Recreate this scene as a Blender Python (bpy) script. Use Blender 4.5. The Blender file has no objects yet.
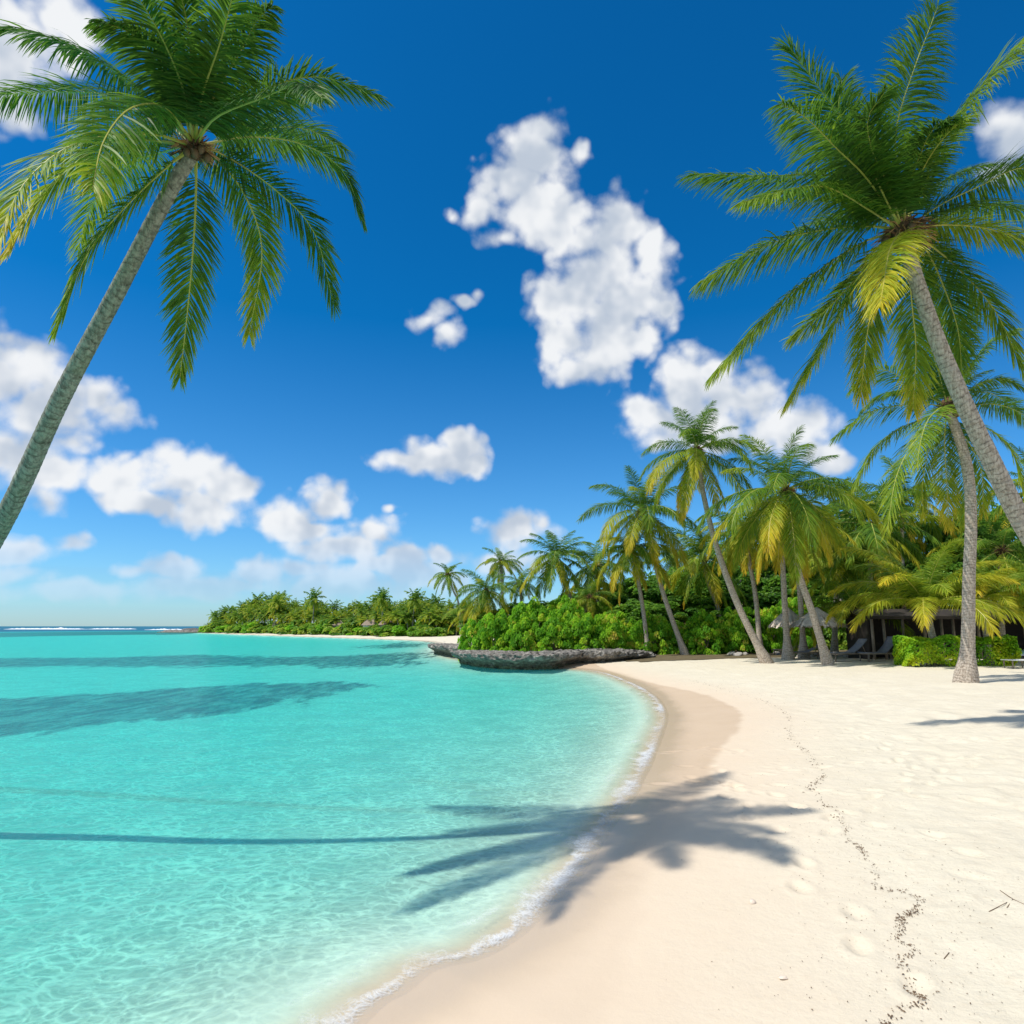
import bpy, math, random
import numpy as np
from mathutils import Vector, Matrix, noise as mnoise

R = math.radians
random.seed(7)
rng = np.random.default_rng(7)
SC = bpy.context.scene
COL = SC.collection

# ------------------------------------------------------------------ camera
F = 683.0
H = 2.6
PITCH = math.atan((626 - 512) / F)
cam_data = bpy.data.cameras.new("camera")
cam_data.sensor_width = 36.0
cam_data.lens = 36.0 * F / 1024.0
cam_data.clip_start = 0.05
cam_data.clip_end = 12000
cam = bpy.data.objects.new("camera", cam_data)
COL.objects.link(cam)
cam.location = (0, 0, H)
cam.rotation_euler = (R(90) + PITCH, 0, 0)
SC.camera = cam

CP, SP = math.cos(PITCH), math.sin(PITCH)
def ray(px, py):
    a, b = (px - 512) / F, (512 - py) / F
    return Vector((a, CP - b * SP, SP + b * CP))
def W(px, py, depth):
    """point seen at a pixel, at a chosen world distance along +Y"""
    d = ray(px, py)
    return Vector((0, 0, H)) + d * (depth / d.y)
def Z(px, py, z=0.0):
    d = ray(px, py)
    return Vector((0, 0, H)) + d * ((z - H) / d.z)

# ------------------------------------------------------------------ render / view
SC.view_settings.view_transform = 'Standard'
SC.view_settings.look = 'None'
SC.view_settings.exposure = 0.12
SC.view_settings.gamma = 1.0
SC.view_settings.use_curve_mapping = False
cy = SC.cycles
cy.use_denoising = True
cy.max_bounces = 8
cy.diffuse_bounces = 3
cy.glossy_bounces = 3
cy.transmission_bounces = 4
cy.transparent_max_bounces = 10
cy.sample_clamp_indirect = 4.0
cy.caustics_reflective = False
cy.caustics_refractive = False

# ------------------------------------------------------------------ sun
SUN_EL, SUN_SH = R(56), R(20)      # elevation; shadows fall along +X turned a little away
sunv = Vector((-math.cos(SUN_SH) * math.cos(SUN_EL), -math.sin(SUN_SH) * math.cos(SUN_EL), math.sin(SUN_EL)))
sd_ = bpy.data.lights.new("sun", 'SUN')
sd_.energy = 4.3
sd_.angle = R(0.9)
sd_.color = (1.0, 0.955, 0.88)
sun = bpy.data.objects.new("sun", sd_)
COL.objects.link(sun)
sun.rotation_euler = sunv.to_track_quat('Z', 'Y').to_euler()
sun.location = (0, 0, 60)

# ------------------------------------------------------------------ node helpers
class NT:
    def __init__(s, nt): s.nt = nt
    def n(s, t, **k):
        x = s.nt.nodes.new(t)
        for a, b in k.items(): setattr(x, a, b)
        return x
    def put(s, sock, v):
        if isinstance(v, bpy.types.NodeSocket): s.nt.links.new(v, sock)
        elif v is not None: sock.default_value = v
    def math(s, op, a, b=None, c=None, clamp=False):
        x = s.n('ShaderNodeMath', operation=op, use_clamp=clamp)
        s.put(x.inputs[0], a); s.put(x.inputs[1], b); s.put(x.inputs[2], c)
        return x.outputs[0]
    def vmath(s, op, a, b=None, c=None):
        x = s.n('ShaderNodeVectorMath', operation=op)
        s.put(x.inputs[0], a); s.put(x.inputs[1], b); s.put(x.inputs[2], c)
        return x.outputs['Value'] if op in ('LENGTH', 'DOT_PRODUCT', 'DISTANCE') else x.outputs[0]
    def ss(s, v, lo, hi, a=0.0, b=1.0, kind='SMOOTHSTEP'):
        x = s.n('ShaderNodeMapRange', interpolation_type=kind)
        s.put(x.inputs[0], v); s.put(x.inputs[1], lo); s.put(x.inputs[2], hi); s.put(x.inputs[3], a); s.put(x.inputs[4], b)
        return x.outputs[0]
    def mix(s, f, a, b, mode='MIX'):
        x = s.n('ShaderNodeMix', data_type='RGBA', blend_type=mode)
        s.put(x.inputs[0], f); s.put(x.inputs[6], a); s.put(x.inputs[7], b)
        return x.outputs[2]
    def noise(s, vec, scale, detail=4, rough=0.55, dist=0.0, dim='3D'):
        x = s.n('ShaderNodeTexNoise', noise_dimensions=dim)
        if vec is not None: s.put(x.inputs['Vector'], vec)
        s.put(x.inputs['Scale'], scale); s.put(x.inputs['Detail'], detail)
        s.put(x.inputs['Roughness'], rough); s.put(x.inputs['Distortion'], dist)
        return x.outputs[0]
    def voro(s, vec, scale, feature='F1', out=0, **k):
        x = s.n('ShaderNodeTexVoronoi', feature=feature)
        if vec is not None: s.put(x.inputs['Vector'], vec)
        s.put(x.inputs['Scale'], scale)
        for a, b in k.items(): s.put(x.inputs[a], b)
        return x.outputs[out]
    def attr(s, name):
        x = s.n('ShaderNodeAttribute', attribute_name=name)
        return x.outputs['Fac']
    def ramp(s, f, stops):
        x = s.n('ShaderNodeValToRGB')
        e = x.color_ramp.elements
        while len(e) < len(stops): e.new(0.5)
        for q, (p, c) in zip(e, stops):
            q.position = p; q.color = (*c, 1)
        s.put(x.inputs[0], f)
        return x.outputs[0]
    def bump(s, h, strength, dist):
        x = s.n('ShaderNodeBump')
        s.put(x.inputs['Strength'], strength); s.put(x.inputs['Distance'], dist); s.put(x.inputs['Height'], h)
        return x.outputs[0]
    def link(s, a, b): s.nt.links.new(a, b)

def C4(c): return (c[0], c[1], c[2], 1)
def mat(name):
    m = bpy.data.materials.new(name)
    m.use_nodes = True
    m.node_tree.nodes.clear()
    t = NT(m.node_tree)
    out = t.n('ShaderNodeOutputMaterial')
    return m, t, out
def simple(name, col, rough=0.7, var=0.25, scale=6, bump=0.0, bscale=30, spec=0.4, metallic=0):
    m, t, out = mat(name)
    tc = t.n('ShaderNodeTexCoord').outputs['Object']
    nz = t.noise(tc, scale, 5)
    a = C4([c * (1 - var) for c in col]); b = C4([min(1, c * (1 + var)) for c in col])
    p = t.n('ShaderNodeBsdfPrincipled')
    t.put(p.inputs['Base Color'], t.mix(nz, a, b))
    t.put(p.inputs['Roughness'], rough); t.put(p.inputs['Specular IOR Level'], spec); t.put(p.inputs['Metallic'], metallic)
    if bump: t.put(p.inputs['Normal'], t.bump(t.noise(tc, bscale, 6), 0.8, bump))
    t.link(p.outputs[0], out.inputs[0])
    return m

# ------------------------------------------------------------------ world: sky and clouds by direction
world = bpy.data.worlds.new("World")
SC.world = world
world.use_nodes = True
world.node_tree.nodes.clear()
w = NT(world.node_tree)
wout = w.n('ShaderNodeOutputWorld')
bg = w.n('ShaderNodeBackground')
w.link(bg.outputs[0], wout.inputs[0])
sky = w.n('ShaderNodeTexSky', sky_type='NISHITA')
sky.sun_disc = False
sky.sun_elevation = SUN_EL
sky.sun_rotation = math.atan2(sunv.x, sunv.y)
sky.altitude = 0
sky.air_density = 1.0
sky.dust_density = 0.2
sky.ozone_density = 1.2
bg.inputs['Strength'].default_value = 0.14
gen = w.n('ShaderNodeTexCoord').outputs['Generated']
sep = w.n('ShaderNodeSeparateXYZ'); w.link(gen, sep.inputs[0])
az = w.math('ARCTAN2', sep.outputs[0], sep.outputs[1])
el = w.math('ARCSINE', sep.outputs[2])
cmb = w.n('ShaderNodeCombineXYZ'); w.link(az, cmb.inputs[0]); w.link(el, cmb.inputs[1])
warp = w.n('ShaderNodeTexNoise'); w.link(gen, warp.inputs['Vector'])
warp.inputs['Scale'].default_value = 11; warp.inputs['Detail'].default_value = 2
wv = w.vmath('MULTIPLY_ADD', w.vmath('SUBTRACT', warp.outputs['Color'], (0.5, 0.5, 0.5)), (0.045, 0.04, 0.0), cmb.outputs[0])
def azel(px, py):
    d = ray(px, py).normalized()
    return math.atan2(d.x, d.y), math.asin(d.z)
# (px, py, rx, ry, weight) lobes of the cumulus clouds seen in the sky
LOBES = [
 (12,40,75,62,1),(62,18,46,34,1),(15,112,34,36,.75),
 (546,130,25,22,1),(536,158,36,32,1),(581,150,16,16,.9),(511,182,32,28,1),(487,203,26,24,.9),(530,206,38,34,1),(455,216,15,13,.68),
 (503,238,26,20,.7),(567,224,36,32,1),(611,232,33,32,1),(649,262,26,32,1),(599,268,52,44,1),(553,299,30,28,.88),
 (624,302,46,46,1),(600,346,40,40,1),(574,372,24,18,.9),(575,235,36,30,1),(580,300,40,40,1),(570,345,30,26,.95),(520,190,40,26,1),(640,346,24,26,.75),
 (428,322,24,18,.85),(446,336,20,15,.8),(462,304,14,9,.75),(476,298,12,10,.64),
 (400,462,34,12,.85),(438,456,38,18,1),(464,446,24,18,1),(472,466,18,13,.9),
 (643,412,27,26,.95),(690,386,34,32,1),(716,370,24,20,1),(742,398,48,34,1),(792,432,48,28,1),(826,458,30,20,.85),(700,424,58,26,1),
 (15,378,54,40,1),(52,412,66,44,1),(106,408,38,28,1),(20,464,60,38,1),(66,474,40,22,.8),
 (128,482,44,24,1),(190,476,50,28,1),(228,488,32,22,1),(150,502,54,18,1),(200,508,48,22,1),
 (290,517,36,22,1),(326,505,24,24,1),(306,530,50,12,1),
 (345,548,58,20,.95),(378,536,24,20,1),(408,560,34,14,.8),
 (508,536,30,24,.95),(542,530,18,16,.9),(500,562,56,18,.85),(440,556,24,14,.8),(392,508,12,9,.66),
 (30,552,56,18,.9),(64,546,26,14,.9),(20,572,66,14,.8),
 (172,570,38,18,.95),(262,572,34,20,.95),(210,588,90,16,.88),(335,586,100,20,.9),(425,578,60,22,.95),(85,592,110,18,.85),(130,575,30,12,.8),(300,570,40,14,.85),(390,570,40,16,.9),
 (1012,140,34,44,.8),(996,172,36,20,.7),
]
fld = None
for (px, py, rx, ry, wt) in LOBES:
    u0, v0 = azel(px, py)
    ru = abs(azel(px + rx, py)[0] - azel(px - rx, py)[0]) / 2 * 1.17
    rv = abs(azel(px, py + ry)[1] - azel(px, py - ry)[1]) / 2 * 1.17
    d = w.vmath('LENGTH', w.vmath('MULTIPLY_ADD', wv, (1 / ru, 1 / rv, 0), (-u0 / ru, -v0 / rv, 0)))
    f = w.math('MULTIPLY_ADD', d, -1.0, wt)
    fld = f if fld is None else w.math('SMOOTH_MAX', fld, f, 0.12)
# unseen clouds beside, behind and overhead, added to whiten the light in shadows
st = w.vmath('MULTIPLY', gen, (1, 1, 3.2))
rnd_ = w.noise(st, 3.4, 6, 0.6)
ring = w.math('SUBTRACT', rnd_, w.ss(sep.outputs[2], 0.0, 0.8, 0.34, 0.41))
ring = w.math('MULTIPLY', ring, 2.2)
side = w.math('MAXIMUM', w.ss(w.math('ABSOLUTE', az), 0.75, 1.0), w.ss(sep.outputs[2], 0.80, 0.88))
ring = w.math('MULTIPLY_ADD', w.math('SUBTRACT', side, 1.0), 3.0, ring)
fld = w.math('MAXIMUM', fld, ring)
n1 = w.noise(gen, 15, 9, 0.55, 0.0)
sh = w.vmath('ADD', gen, (-0.016, 0.0, 0.024))
n2 = w.noise(sh, 11, 3, 0.5, 0.0)
n1c = w.noise(gen, 11, 3, 0.5, 0.0)
bil = w.voro(w.vmath('ADD', gen, w.vmath('MULTIPLY', warp.outputs['Color'], (0.05, 0.05, 0.05))), 26, 'SMOOTH_F1', Smoothness=0.4)
bil2 = w.voro(w.vmath('ADD', gen, w.vmath('MULTIPLY', warp.outputs['Color'], (0.05, 0.05, 0.05))), 60, 'SMOOTH_F1', Smoothness=0.4)
D = w.math('MULTIPLY_ADD', w.math('SUBTRACT', n1, 0.5), 1.25, w.math('MULTIPLY', fld, 0.9))
D = w.math('MULTIPLY_ADD', w.math('SUBTRACT', 0.42, bil), 0.60, D)
D = w.math('MULTIPLY_ADD', w.math('SUBTRACT', 0.42, bil2), 0.30, D)
D = w.math('ADD', D, 0.12)
mask = w.ss(D, -0.02, 0.60)
lit = w.math('MULTIPLY_ADD', w.math('SUBTRACT', n1c, n2), 3.6, 0.68)
lit = w.ss(w.math('MULTIPLY_ADD', w.ss(D, 0.5, 1.3), -0.16, lit), 0.1, 1.0)
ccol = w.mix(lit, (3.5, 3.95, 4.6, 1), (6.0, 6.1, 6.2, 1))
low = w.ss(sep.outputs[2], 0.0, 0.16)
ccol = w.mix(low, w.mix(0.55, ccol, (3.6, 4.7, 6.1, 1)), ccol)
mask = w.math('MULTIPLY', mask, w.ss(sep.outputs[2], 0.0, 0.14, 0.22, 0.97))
hsv = w.n('ShaderNodeHueSaturation'); w.link(sky.outputs[0], hsv.inputs['Color'])
hsv.inputs['Hue'].default_value = 0.485
hsv.inputs['Saturation'].default_value = 1.08
hsv.inputs['Value'].default_value = 1.0
hi = w.ss(sep.outputs[2], 0.0, 0.42, kind='LINEAR')
tint = w.mix(hi, (0.42, 0.70, 1.04, 1), (0.02, 0.46, 0.86, 1))
skyc = w.mix(1.0, hsv.outputs[0], tint, 'MULTIPLY')
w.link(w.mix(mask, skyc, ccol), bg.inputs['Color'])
world.cycles.sampling_method = 'MANUAL'
world.cycles.sample_map_resolution = 256

# ------------------------------------------------------------------ object helpers
def mesh_np(name, V, Fq, mats, mi=None, attrs=None, smooth=True):
    me = bpy.data.meshes.new(name)
    V = np.asarray(V, dtype=np.float32); Fq = np.asarray(Fq, dtype=np.int32)
    k = Fq.shape[1]
    me.vertices.add(len(V)); me.vertices.foreach_set('co', V.ravel())
    me.loops.add(Fq.size); me.loops.foreach_set('vertex_index', Fq.ravel())
    me.polygons.add(len(Fq)); me.polygons.foreach_set('loop_start', np.arange(0, Fq.size, k, dtype=np.int32))
    me.polygons.foreach_set('loop_total', np.full(len(Fq), k, dtype=np.int32))
    if mi is not None: me.polygons.foreach_set('material_index', np.asarray(mi, dtype=np.int32))
    me.polygons.foreach_set('use_smooth', np.full(len(Fq), smooth))
    for m in (mats if isinstance(mats, (list, tuple)) else [mats]): me.materials.append(m)
    for a, v in (attrs or {}).items():
        at = me.attributes.new(a, 'FLOAT', 'POINT'); at.data.foreach_set('value', np.asarray(v, dtype=np.float32))
    me.update(calc_edges=True)
    return me
class MB:
    """collects quads/tris for ONE mesh"""
    def __init__(s): s.v = []; s.f = []; s.m = []; s.h = []
    def add(s, vs, fs, m=0, h=None):
        o = len(s.v); s.v += [tuple(x) for x in vs]; s.f += [tuple(i + o for i in q) for q in fs]; s.m += [m] * len(fs)
        s.h += list(h) if h is not None else [0.0] * len(vs)
    def box(s, c, size, m=0, rot=None):
        vs = []
        for i in (-1, 1):
            for j in (-1, 1):
                for k in (-1, 1):
                    p = Vector((i * size[0] / 2, j * size[1] / 2, k * size[2] / 2))
                    if rot is not None: p = rot @ p
                    vs.append(Vector(c) + p)
        s.add(vs, [(0, 1, 3, 2), (4, 6, 7, 5), (0, 4, 5, 1), (2, 3, 7, 6), (0, 2, 6, 4), (1, 5, 7, 3)], m)
    def tube(s, pts, rad, n=8, m=0, h0=0.0, cap=True):
        pts = [Vector(p) for p in pts]
        fr = Vector((0.3, 1, 0.2)).normalized(); vs = []; hs = []; L = h0
        for i, p in enumerate(pts):
            a = pts[max(0, i - 1)]; b = pts[min(len(pts) - 1, i + 1)]
            t = (b - a).normalized(); x = (fr - t * fr.dot(t)).normalized(); y = t.cross(x)
            if i: L += (p - pts[i - 1]).length
            r = rad(i, L) if callable(rad) else (rad[i] if isinstance(rad, (list, tuple)) else rad)
            for k in range(n):
                a_ = 2 * math.pi * k / n; vs.append(p + (x * math.cos(a_) + y * math.sin(a_)) * r); hs.append(L)
        fs = [(i * n + k, i * n + (k + 1) % n, (i + 1) * n + (k + 1) % n, (i + 1) * n + k) for i in range(len(pts) - 1) for k in range(n)]
        if cap:
            fs.append(tuple(range(n))[::-1]); fs.append(tuple(range((len(pts) - 1) * n, len(pts) * n)))
        s.add(vs, fs, m, hs)
    def mesh(s, name, mats, smooth=True):
        me = bpy.data.meshes.new(name)
        me.from_pydata(s.v, [], s.f)
        for m in (mats if isinstance(mats, (list, tuple)) else [mats]): me.materials.append(m)
        me.polygons.foreach_set('material_index', s.m)
        me.polygons.foreach_set('use_smooth', [smooth] * len(s.f))
        at = me.attributes.new('h', 'FLOAT', 'POINT'); at.data.foreach_set('value', s.h)
        me.update(); return me
def ob(name, me, parent=None, loc=(0, 0, 0), rot=(0, 0, 0), scale=1.0):
    o = bpy.data.objects.new(name, me); COL.objects.link(o)
    o.location = loc; o.rotation_euler = rot
    o.scale = (scale,) * 3 if not hasattr(scale, '__len__') else scale
    if parent is not None: o.parent = parent
    return o
def tag(o, label=None, cat=None, group=None, kind=None):
    if label: o['label'] = label
    if cat: o['category'] = cat
    if group: o['group'] = group
    if kind: o['kind'] = kind
    return o
def catmull(P, n):
    P = [Vector(p) for p in P]
    P = [P[0] * 2 - P[1]] + P + [P[-1] * 2 - P[-2]]
    out = []
    for i in range(1, len(P) - 2):
        for k in range(n):
            t = k / n; a, b, c, d = P[i - 1], P[i], P[i + 1], P[i + 2]
            out.append(0.5 * ((2 * b) + (c - a) * t + (2 * a - 5 * b + 4 * c - d) * t * t + (3 * b - a - 3 * c + d) * t ** 3))
    out.append(P[-2].copy())
    return out

# ------------------------------------------------------------------ coast and height field
coast_px = [(230,1100),(345,1030),(400,988),(432,966),(485,952),(540,912),(583,862),(605,830),(628,800),(645,770),(660,735),(665,715),(655,697),(632,683),(600,672),(560,668),(520,668),(480,662),(444,655)]
coast = [Z(*p).xy for p in coast_px]
coast = [Vector((-1.6, -2.0)), Vector((-1.9, 2.0))] + coast[1:]
coast = [Vector((-6, -60)), Vector((-2.5, -12))] + coast
coast += [Z(436, 648).xy, Z(441, 643.5).xy, Z(420, 640.6).xy, Z(380, 639).xy, Z(330, 637.2).xy, Z(280, 635.6).xy, Z(235, 634.0).xy, Z(207, 632.8).xy]
tip = coast[-1]
coast = [Vector((p.x, p.y, 0)) for p in coast]
coast = catmull(coast, 5)
coast += [Vector((tip.x - 6, tip.y + 8, 0)), Vector((tip.x + 2, tip.y + 40, 0)), Vector((tip.x + 60, tip.y + 90, 0)), Vector((700, 500, 0)), Vector((700, -300, 0)), Vector((0, -300, 0))]
CX = np.array([(p.x, p.y) for p in coast])
def sdist(x, y):
    x = np.asarray(x, float); y = np.asarray(y, float)
    best = np.full(x.shape, 1e18); inside = np.zeros(x.shape, bool)
    n = len(CX)
    for i in range(n):
        ax, ay = CX[i]; bx, by = CX[(i + 1) % n]
        dx, dy = bx - ax, by - ay
        t = np.clip(((x - ax) * dx + (y - ay) * dy) / (dx * dx + dy * dy + 1e-12), 0, 1)
        best = np.minimum(best, (x - ax - t * dx) ** 2 + (y - ay - t * dy) ** 2)
        if ay != by:
            c = ((ay > y) != (by > y)) & (x < (bx - ax) * (y - ay) / (by - ay) + ax)
            inside ^= c
    d = np.sqrt(best)
    return np.where(inside, d, -d)
def vnoise(x, y, s, seed=0):
    x = np.asarray(x) / s + seed * 17.3; y = np.asarray(y) / s + seed * 9.1
    xi = np.floor(x).astype(np.int64); yi = np.floor(y).astype(np.int64); fx = x - xi; fy = y - yi
    fx = fx * fx * (3 - 2 * fx); fy = fy * fy * (3 - 2 * fy)
    def hsh(a, b):
        q = (a * 374761393 + b * 668265263 + seed * 1274126177) & 0x7fffffff
        q = ((q ^ (q >> 13)) * 1103515245) & 0x7fffffff
        return ((q ^ (q >> 16)) & 0xffff) / 65535.0
    return (hsh(xi, yi) * (1 - fx) + hsh(xi + 1, yi) * fx) * (1 - fy) + (hsh(xi, yi + 1) * (1 - fx) + hsh(xi + 1, yi + 1) * fx) * fy - 0.5
DENTS = []
_r = random.Random(55)
for (x0, y0, hd, n_) in [(2.6, 5.0, 1.35, 13), (5.2, 5.6, 1.75, 12), (3.6, 8.5, 0.7, 10), (7.6, 7.5, 2.2, 12), (4.0, 12.0, 0.2, 9), (6.0, 10.5, 1.2, 10)]:
    x_, y_ = x0, y0
    for i_ in range(n_):       # a walker's trail: left and right footprints
        sd2 = 0.11 if i_ % 2 else -0.11
        DENTS.append((x_ - math.sin(hd) * sd2 + _r.uniform(-.03, .03), y_ + math.cos(hd) * sd2 + _r.uniform(-.03, .03), hd + _r.uniform(-.2, .2), _r.uniform(0.018, 0.04)))
        hd += _r.uniform(-.08, .08); x_ += math.cos(hd) * 0.62; y_ += math.sin(hd) * 0.62
for i_ in range(110):
    DENTS.append((_r.uniform(3.0, 10), _r.uniform(4.5, 15), _r.uniform(0, 3.1), _r.uniform(0.005, 0.02)))
ISLET = (W(-175, 823, 12.2).x, 12.2)
def height(x, y, fine=False):
    x = np.asarray(x, float); y = np.asarray(y, float)
    s = sdist(x, y)
    land = 0.78 * (1 - np.exp(-np.maximum(s, 0) / 7.5)) + 0.05 * vnoise(x, y, 3.1, 1) * np.clip(s / 4, 0, 1)
    q = np.maximum(-s, 0)
    sea = -(0.75 * (1 - np.exp(-q / 4.6)) + 0.011 * q)
    sea = np.maximum(sea, -1.75)
    far = np.clip((y - 330) / 160, 0, 1) + np.clip((-x - 190) / 120, 0, 1)
    sea = sea - 9 * np.clip(far, 0, 1) * (s < 0)
    z = np.where(s > 0, land, sea)
    dI = np.hypot(x - ISLET[0], y - ISLET[1])
    z = np.maximum(z, 0.16 - 0.55 * dI ** 2)
    if fine:
        dry = np.clip((s - 2.6) / 2.5, 0, 1) * np.exp(-np.maximum(y - 25, 0) / 20)
        b = vnoise(x, y, 0.42, 2) + 0.6 * vnoise(x, y, 0.23, 3) + 0.8 * vnoise(x, y, 0.95, 4)
        z = z + 0.030 * b * dry * 2.3 + 0.003 * vnoise(x, y, 0.5, 5)
        for (fx, fy, fa, fd) in DENTS:
            m = (np.abs(x - fx) < 0.5) & (np.abs(y - fy) < 0.5)
            if not m.any(): continue
            dx, dy = x[m] - fx, y[m] - fy
            u = dx * math.cos(fa) + dy * math.sin(fa); v = -dx * math.sin(fa) + dy * math.cos(fa)
            q = np.sqrt((u / 0.15) ** 2 + (v / 0.075) ** 2)
            z[m] += fd * (-np.exp(-q ** 2.5) + 0.45 * np.exp(-((q - 1.45) / 0.4) ** 2))
    return z, s
def gz(x, y): return float(height(np.array([x]), np.array([y]))[0][0])
def G(px, py):
    z = 0.5
    for _ in range(25):
        p = Z(px, py, z); z = 0.5 * z + 0.5 * gz(p.x, p.y)
    return Vector((p.x, p.y, z))

def spaced(lo, hi, step, far_lo, far_hi, grow):
    a = list(np.arange(lo, hi, step)); s = step; v = a[-1]
    while v < far_hi: s *= grow; v += s; a.append(v)
    s = step; v = lo; b = []
    while v > far_lo: s *= grow; v -= s; b.append(v)
    return np.array(b[::-1] + a)
XS = spaced(-7.5, 9.0, 0.042, -5200, 5200, 1.045)
YS = spaced(4.2, 15.5, 0.042, -700, 6500, 1.028)
GX, GY = np.meshgrid(XS, YS)
gzv, gsd = height(GX.ravel(), GY.ravel(), True)
nx, ny = len(XS), len(YS)
idx = np.arange(nx * ny).reshape(ny, nx)
quads = np.stack([idx[:-1, :-1].ravel(), idx[:-1, 1:].ravel(), idx[1:, 1:].ravel(), idx[1:, :-1].ravel()], 1)

# wet sand: everything seaward of this line
wet_px = [(600,664),(628,672),(668,682),(705,691),(736,704),(744,718),(728,736),(716,752),(712,772),(694,800),(668,836),(650,870),(640,905),(622,950),(604,990),(590,1030),(560,1100)]
wet = catmull([Vector((p.x, p.y, 0)) for p in [Z(a, b, 0.28) for a, b in wet_px]], 4)
WX = np.array([(p.x, p.y) for p in wet])
def wetd(x, y):
    best = np.full(x.shape, 1e18); sign = np.ones(x.shape)
    for i in range(len(WX) - 1):
        ax, ay = WX[i]; bx, by = WX[i + 1]; dx, dy = bx - ax, by - ay
        t = np.clip(((x - ax) * dx + (y - ay) * dy) / (dx * dx + dy * dy), 0, 1)
        d = (x - ax - t * dx) ** 2 + (y - ay - t * dy) ** 2
        cr = dx * (y - ay) - dy * (x - ax)
        m = d < best
        best = np.where(m, d, best); sign = np.where(m, np.sign(cr), sign)
    return np.sqrt(best) * sign   # the line runs towards the camera: the sea lies to its right hand (negative cross)
gx, gy = GX.ravel(), GY.ravel()
wd = wetd(gx, gy)
wetv = -wd                        # >0 on the seaward side
wet_attr = np.clip(wetv, -3, 3)
wet_attr = np.where((gy > 60) | (gy < 0), -3, wet_attr)
# reef beds on the sea floor
def ell(x, y, c, rx, ry, ang=0):
    ca, sa = math.cos(ang), math.sin(ang)
    dx, dy = x - c[0], y - c[1]
    return np.sqrt(((dx * ca + dy * sa) / rx) ** 2 + ((-dx * sa + dy * ca) / ry) ** 2)
def reefc(px, py, z): p = Z(px, py, z); return (p.x, p.y)
REEF_POLY = [
 [(-260,712),(-60,698),(60,694),(160,689),(260,684),(350,684),(385,689),(340,696),(290,706),(220,716),(140,722),(60,732),(-40,741),(-260,752)],
 [(100,656),(200,654),(300,658),(380,657),(435,659),(440,668),(400,674),(345,672),(250,668),(160,668),(60,666),(-50,668),(-200,662),(-50,655)],
 [(355,648),(400,646.5),(436,649),(420,651.5),(370,651)],
]
def polyd(x, y, P):
    best = np.full(x.shape, 1e18); ins = np.zeros(x.shape, bool); n = len(P)
    for i in range(n):
        ax, ay = P[i]; bx, by = P[(i + 1) % n]; dx, dy = bx - ax, by - ay
        t = np.clip(((x - ax) * dx + (y - ay) * dy) / (dx * dx + dy * dy + 1e-9), 0, 1)
        best = np.minimum(best, (x - ax - t * dx) ** 2 + (y - ay - t * dy) ** 2)
        c = ((ay > y) != (by > y)) & (x < (bx - ax) * (y - ay) / (by - ay + 1e-12) + ax); ins ^= c
    return np.where(ins, 1, -1) * np.sqrt(best)
reef = np.full(gx.shape, -9.0)
for P, zz, sc_ in zip(REEF_POLY, (-0.95, -1.05, -1.1), (1.0, 0.35, 0.3)):
    reef = np.maximum(reef, polyd(gx, gy, [reefc(a, b, zz) for a, b in P]) * sc_)
reef = np.clip(reef, -4, 4)

# ---- materials for the setting
m_sand, t, out = mat("sand")
tc = t.n('ShaderNodeTexCoord').outputs['Object']
wa = t.attr('wet'); sdv = t.attr('sd'); ra = t.attr('reef')
wob = t.noise(tc, 1.1, 5, 0.6)
wetf = t.ss(t.math('MULTIPLY_ADD', t.math('SUBTRACT', wob, 0.5), 0.5, wa), -0.05, 0.16)
soft = t.ss(t.math('MULTIPLY_ADD', t.math('SUBTRACT', wob, 0.5), 1.2, wa), -2.8, 0.9)
grain = t.noise(tc, 190, 3, 0.7)
patch = t.noise(tc, 0.9, 6, 0.62)
clods = t.noise(tc, 7.5, 6, 0.65)
dry = t.mix(patch, (0.64, 0.57, 0.43, 1), (0.76, 0.70, 0.555, 1))
dry = t.mix(t.ss(clods, 0.50, 0.78, 0, 0.35), dry, (0.56, 0.46, 0.33, 1))
dry = t.mix(t.ss(grain, 0.3, 0.7, 0.25, 0.0), dry, (0.40, 0.33, 0.25, 1))
specks = t.voro(tc, 9.0)
spk = t.math('MULTIPLY', t.ss(specks, 0.04, 0.075, 1, 0), t.ss(t.noise(tc, 0.8, 3), 0.5, 0.65))
dry = t.mix(t.math('MULTIPLY', spk, 0.7), dry, (0.12, 0.08, 0.05, 1))
damp = t.mix(soft, dry, (0.66, 0.53, 0.39, 1))
wetc = t.mix(patch, (0.50, 0.375, 0.25, 1), (0.58, 0.45, 0.32, 1))
sdn = t.math('MULTIPLY_ADD', t.math('SUBTRACT', wob, 0.5), 0.6, sdv)
# fully wet and dark only where the last waves reached; elsewhere merely damp
farw = t.n('ShaderNodeSeparateXYZ'); t.link(tc, farw.inputs[0])
strong = t.math('MULTIPLY', wetf, t.ss(farw.outputs[1], 8.5, 13.0, 0.22, 1.0))
shore = t.mix(strong, damp, wetc)
film = t.ss(sdn, 0.25, 0.9, 1, 0)
shore = t.mix(t.math('MULTIPLY', film, 0.55), shore, (0.50, 0.38, 0.25, 1))
bed = t.mix(t.noise(tc, 0.35, 5, 0.6), (0.70, 0.71, 0.56, 1), (0.82, 0.82, 0.67, 1))
under = t.ss(sdv, -0.1, -0.8)
col = t.mix(under, shore, bed)
rn = t.math('MULTIPLY_ADD', t.math('SUBTRACT', t.noise(t.vmath('MULTIPLY', tc, (0.8, 0.3, 1)), 0.9, 8, 0.72), 0.5), 9.0, ra)
rm = t.ss(rn, -0.3, 1.1)
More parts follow.
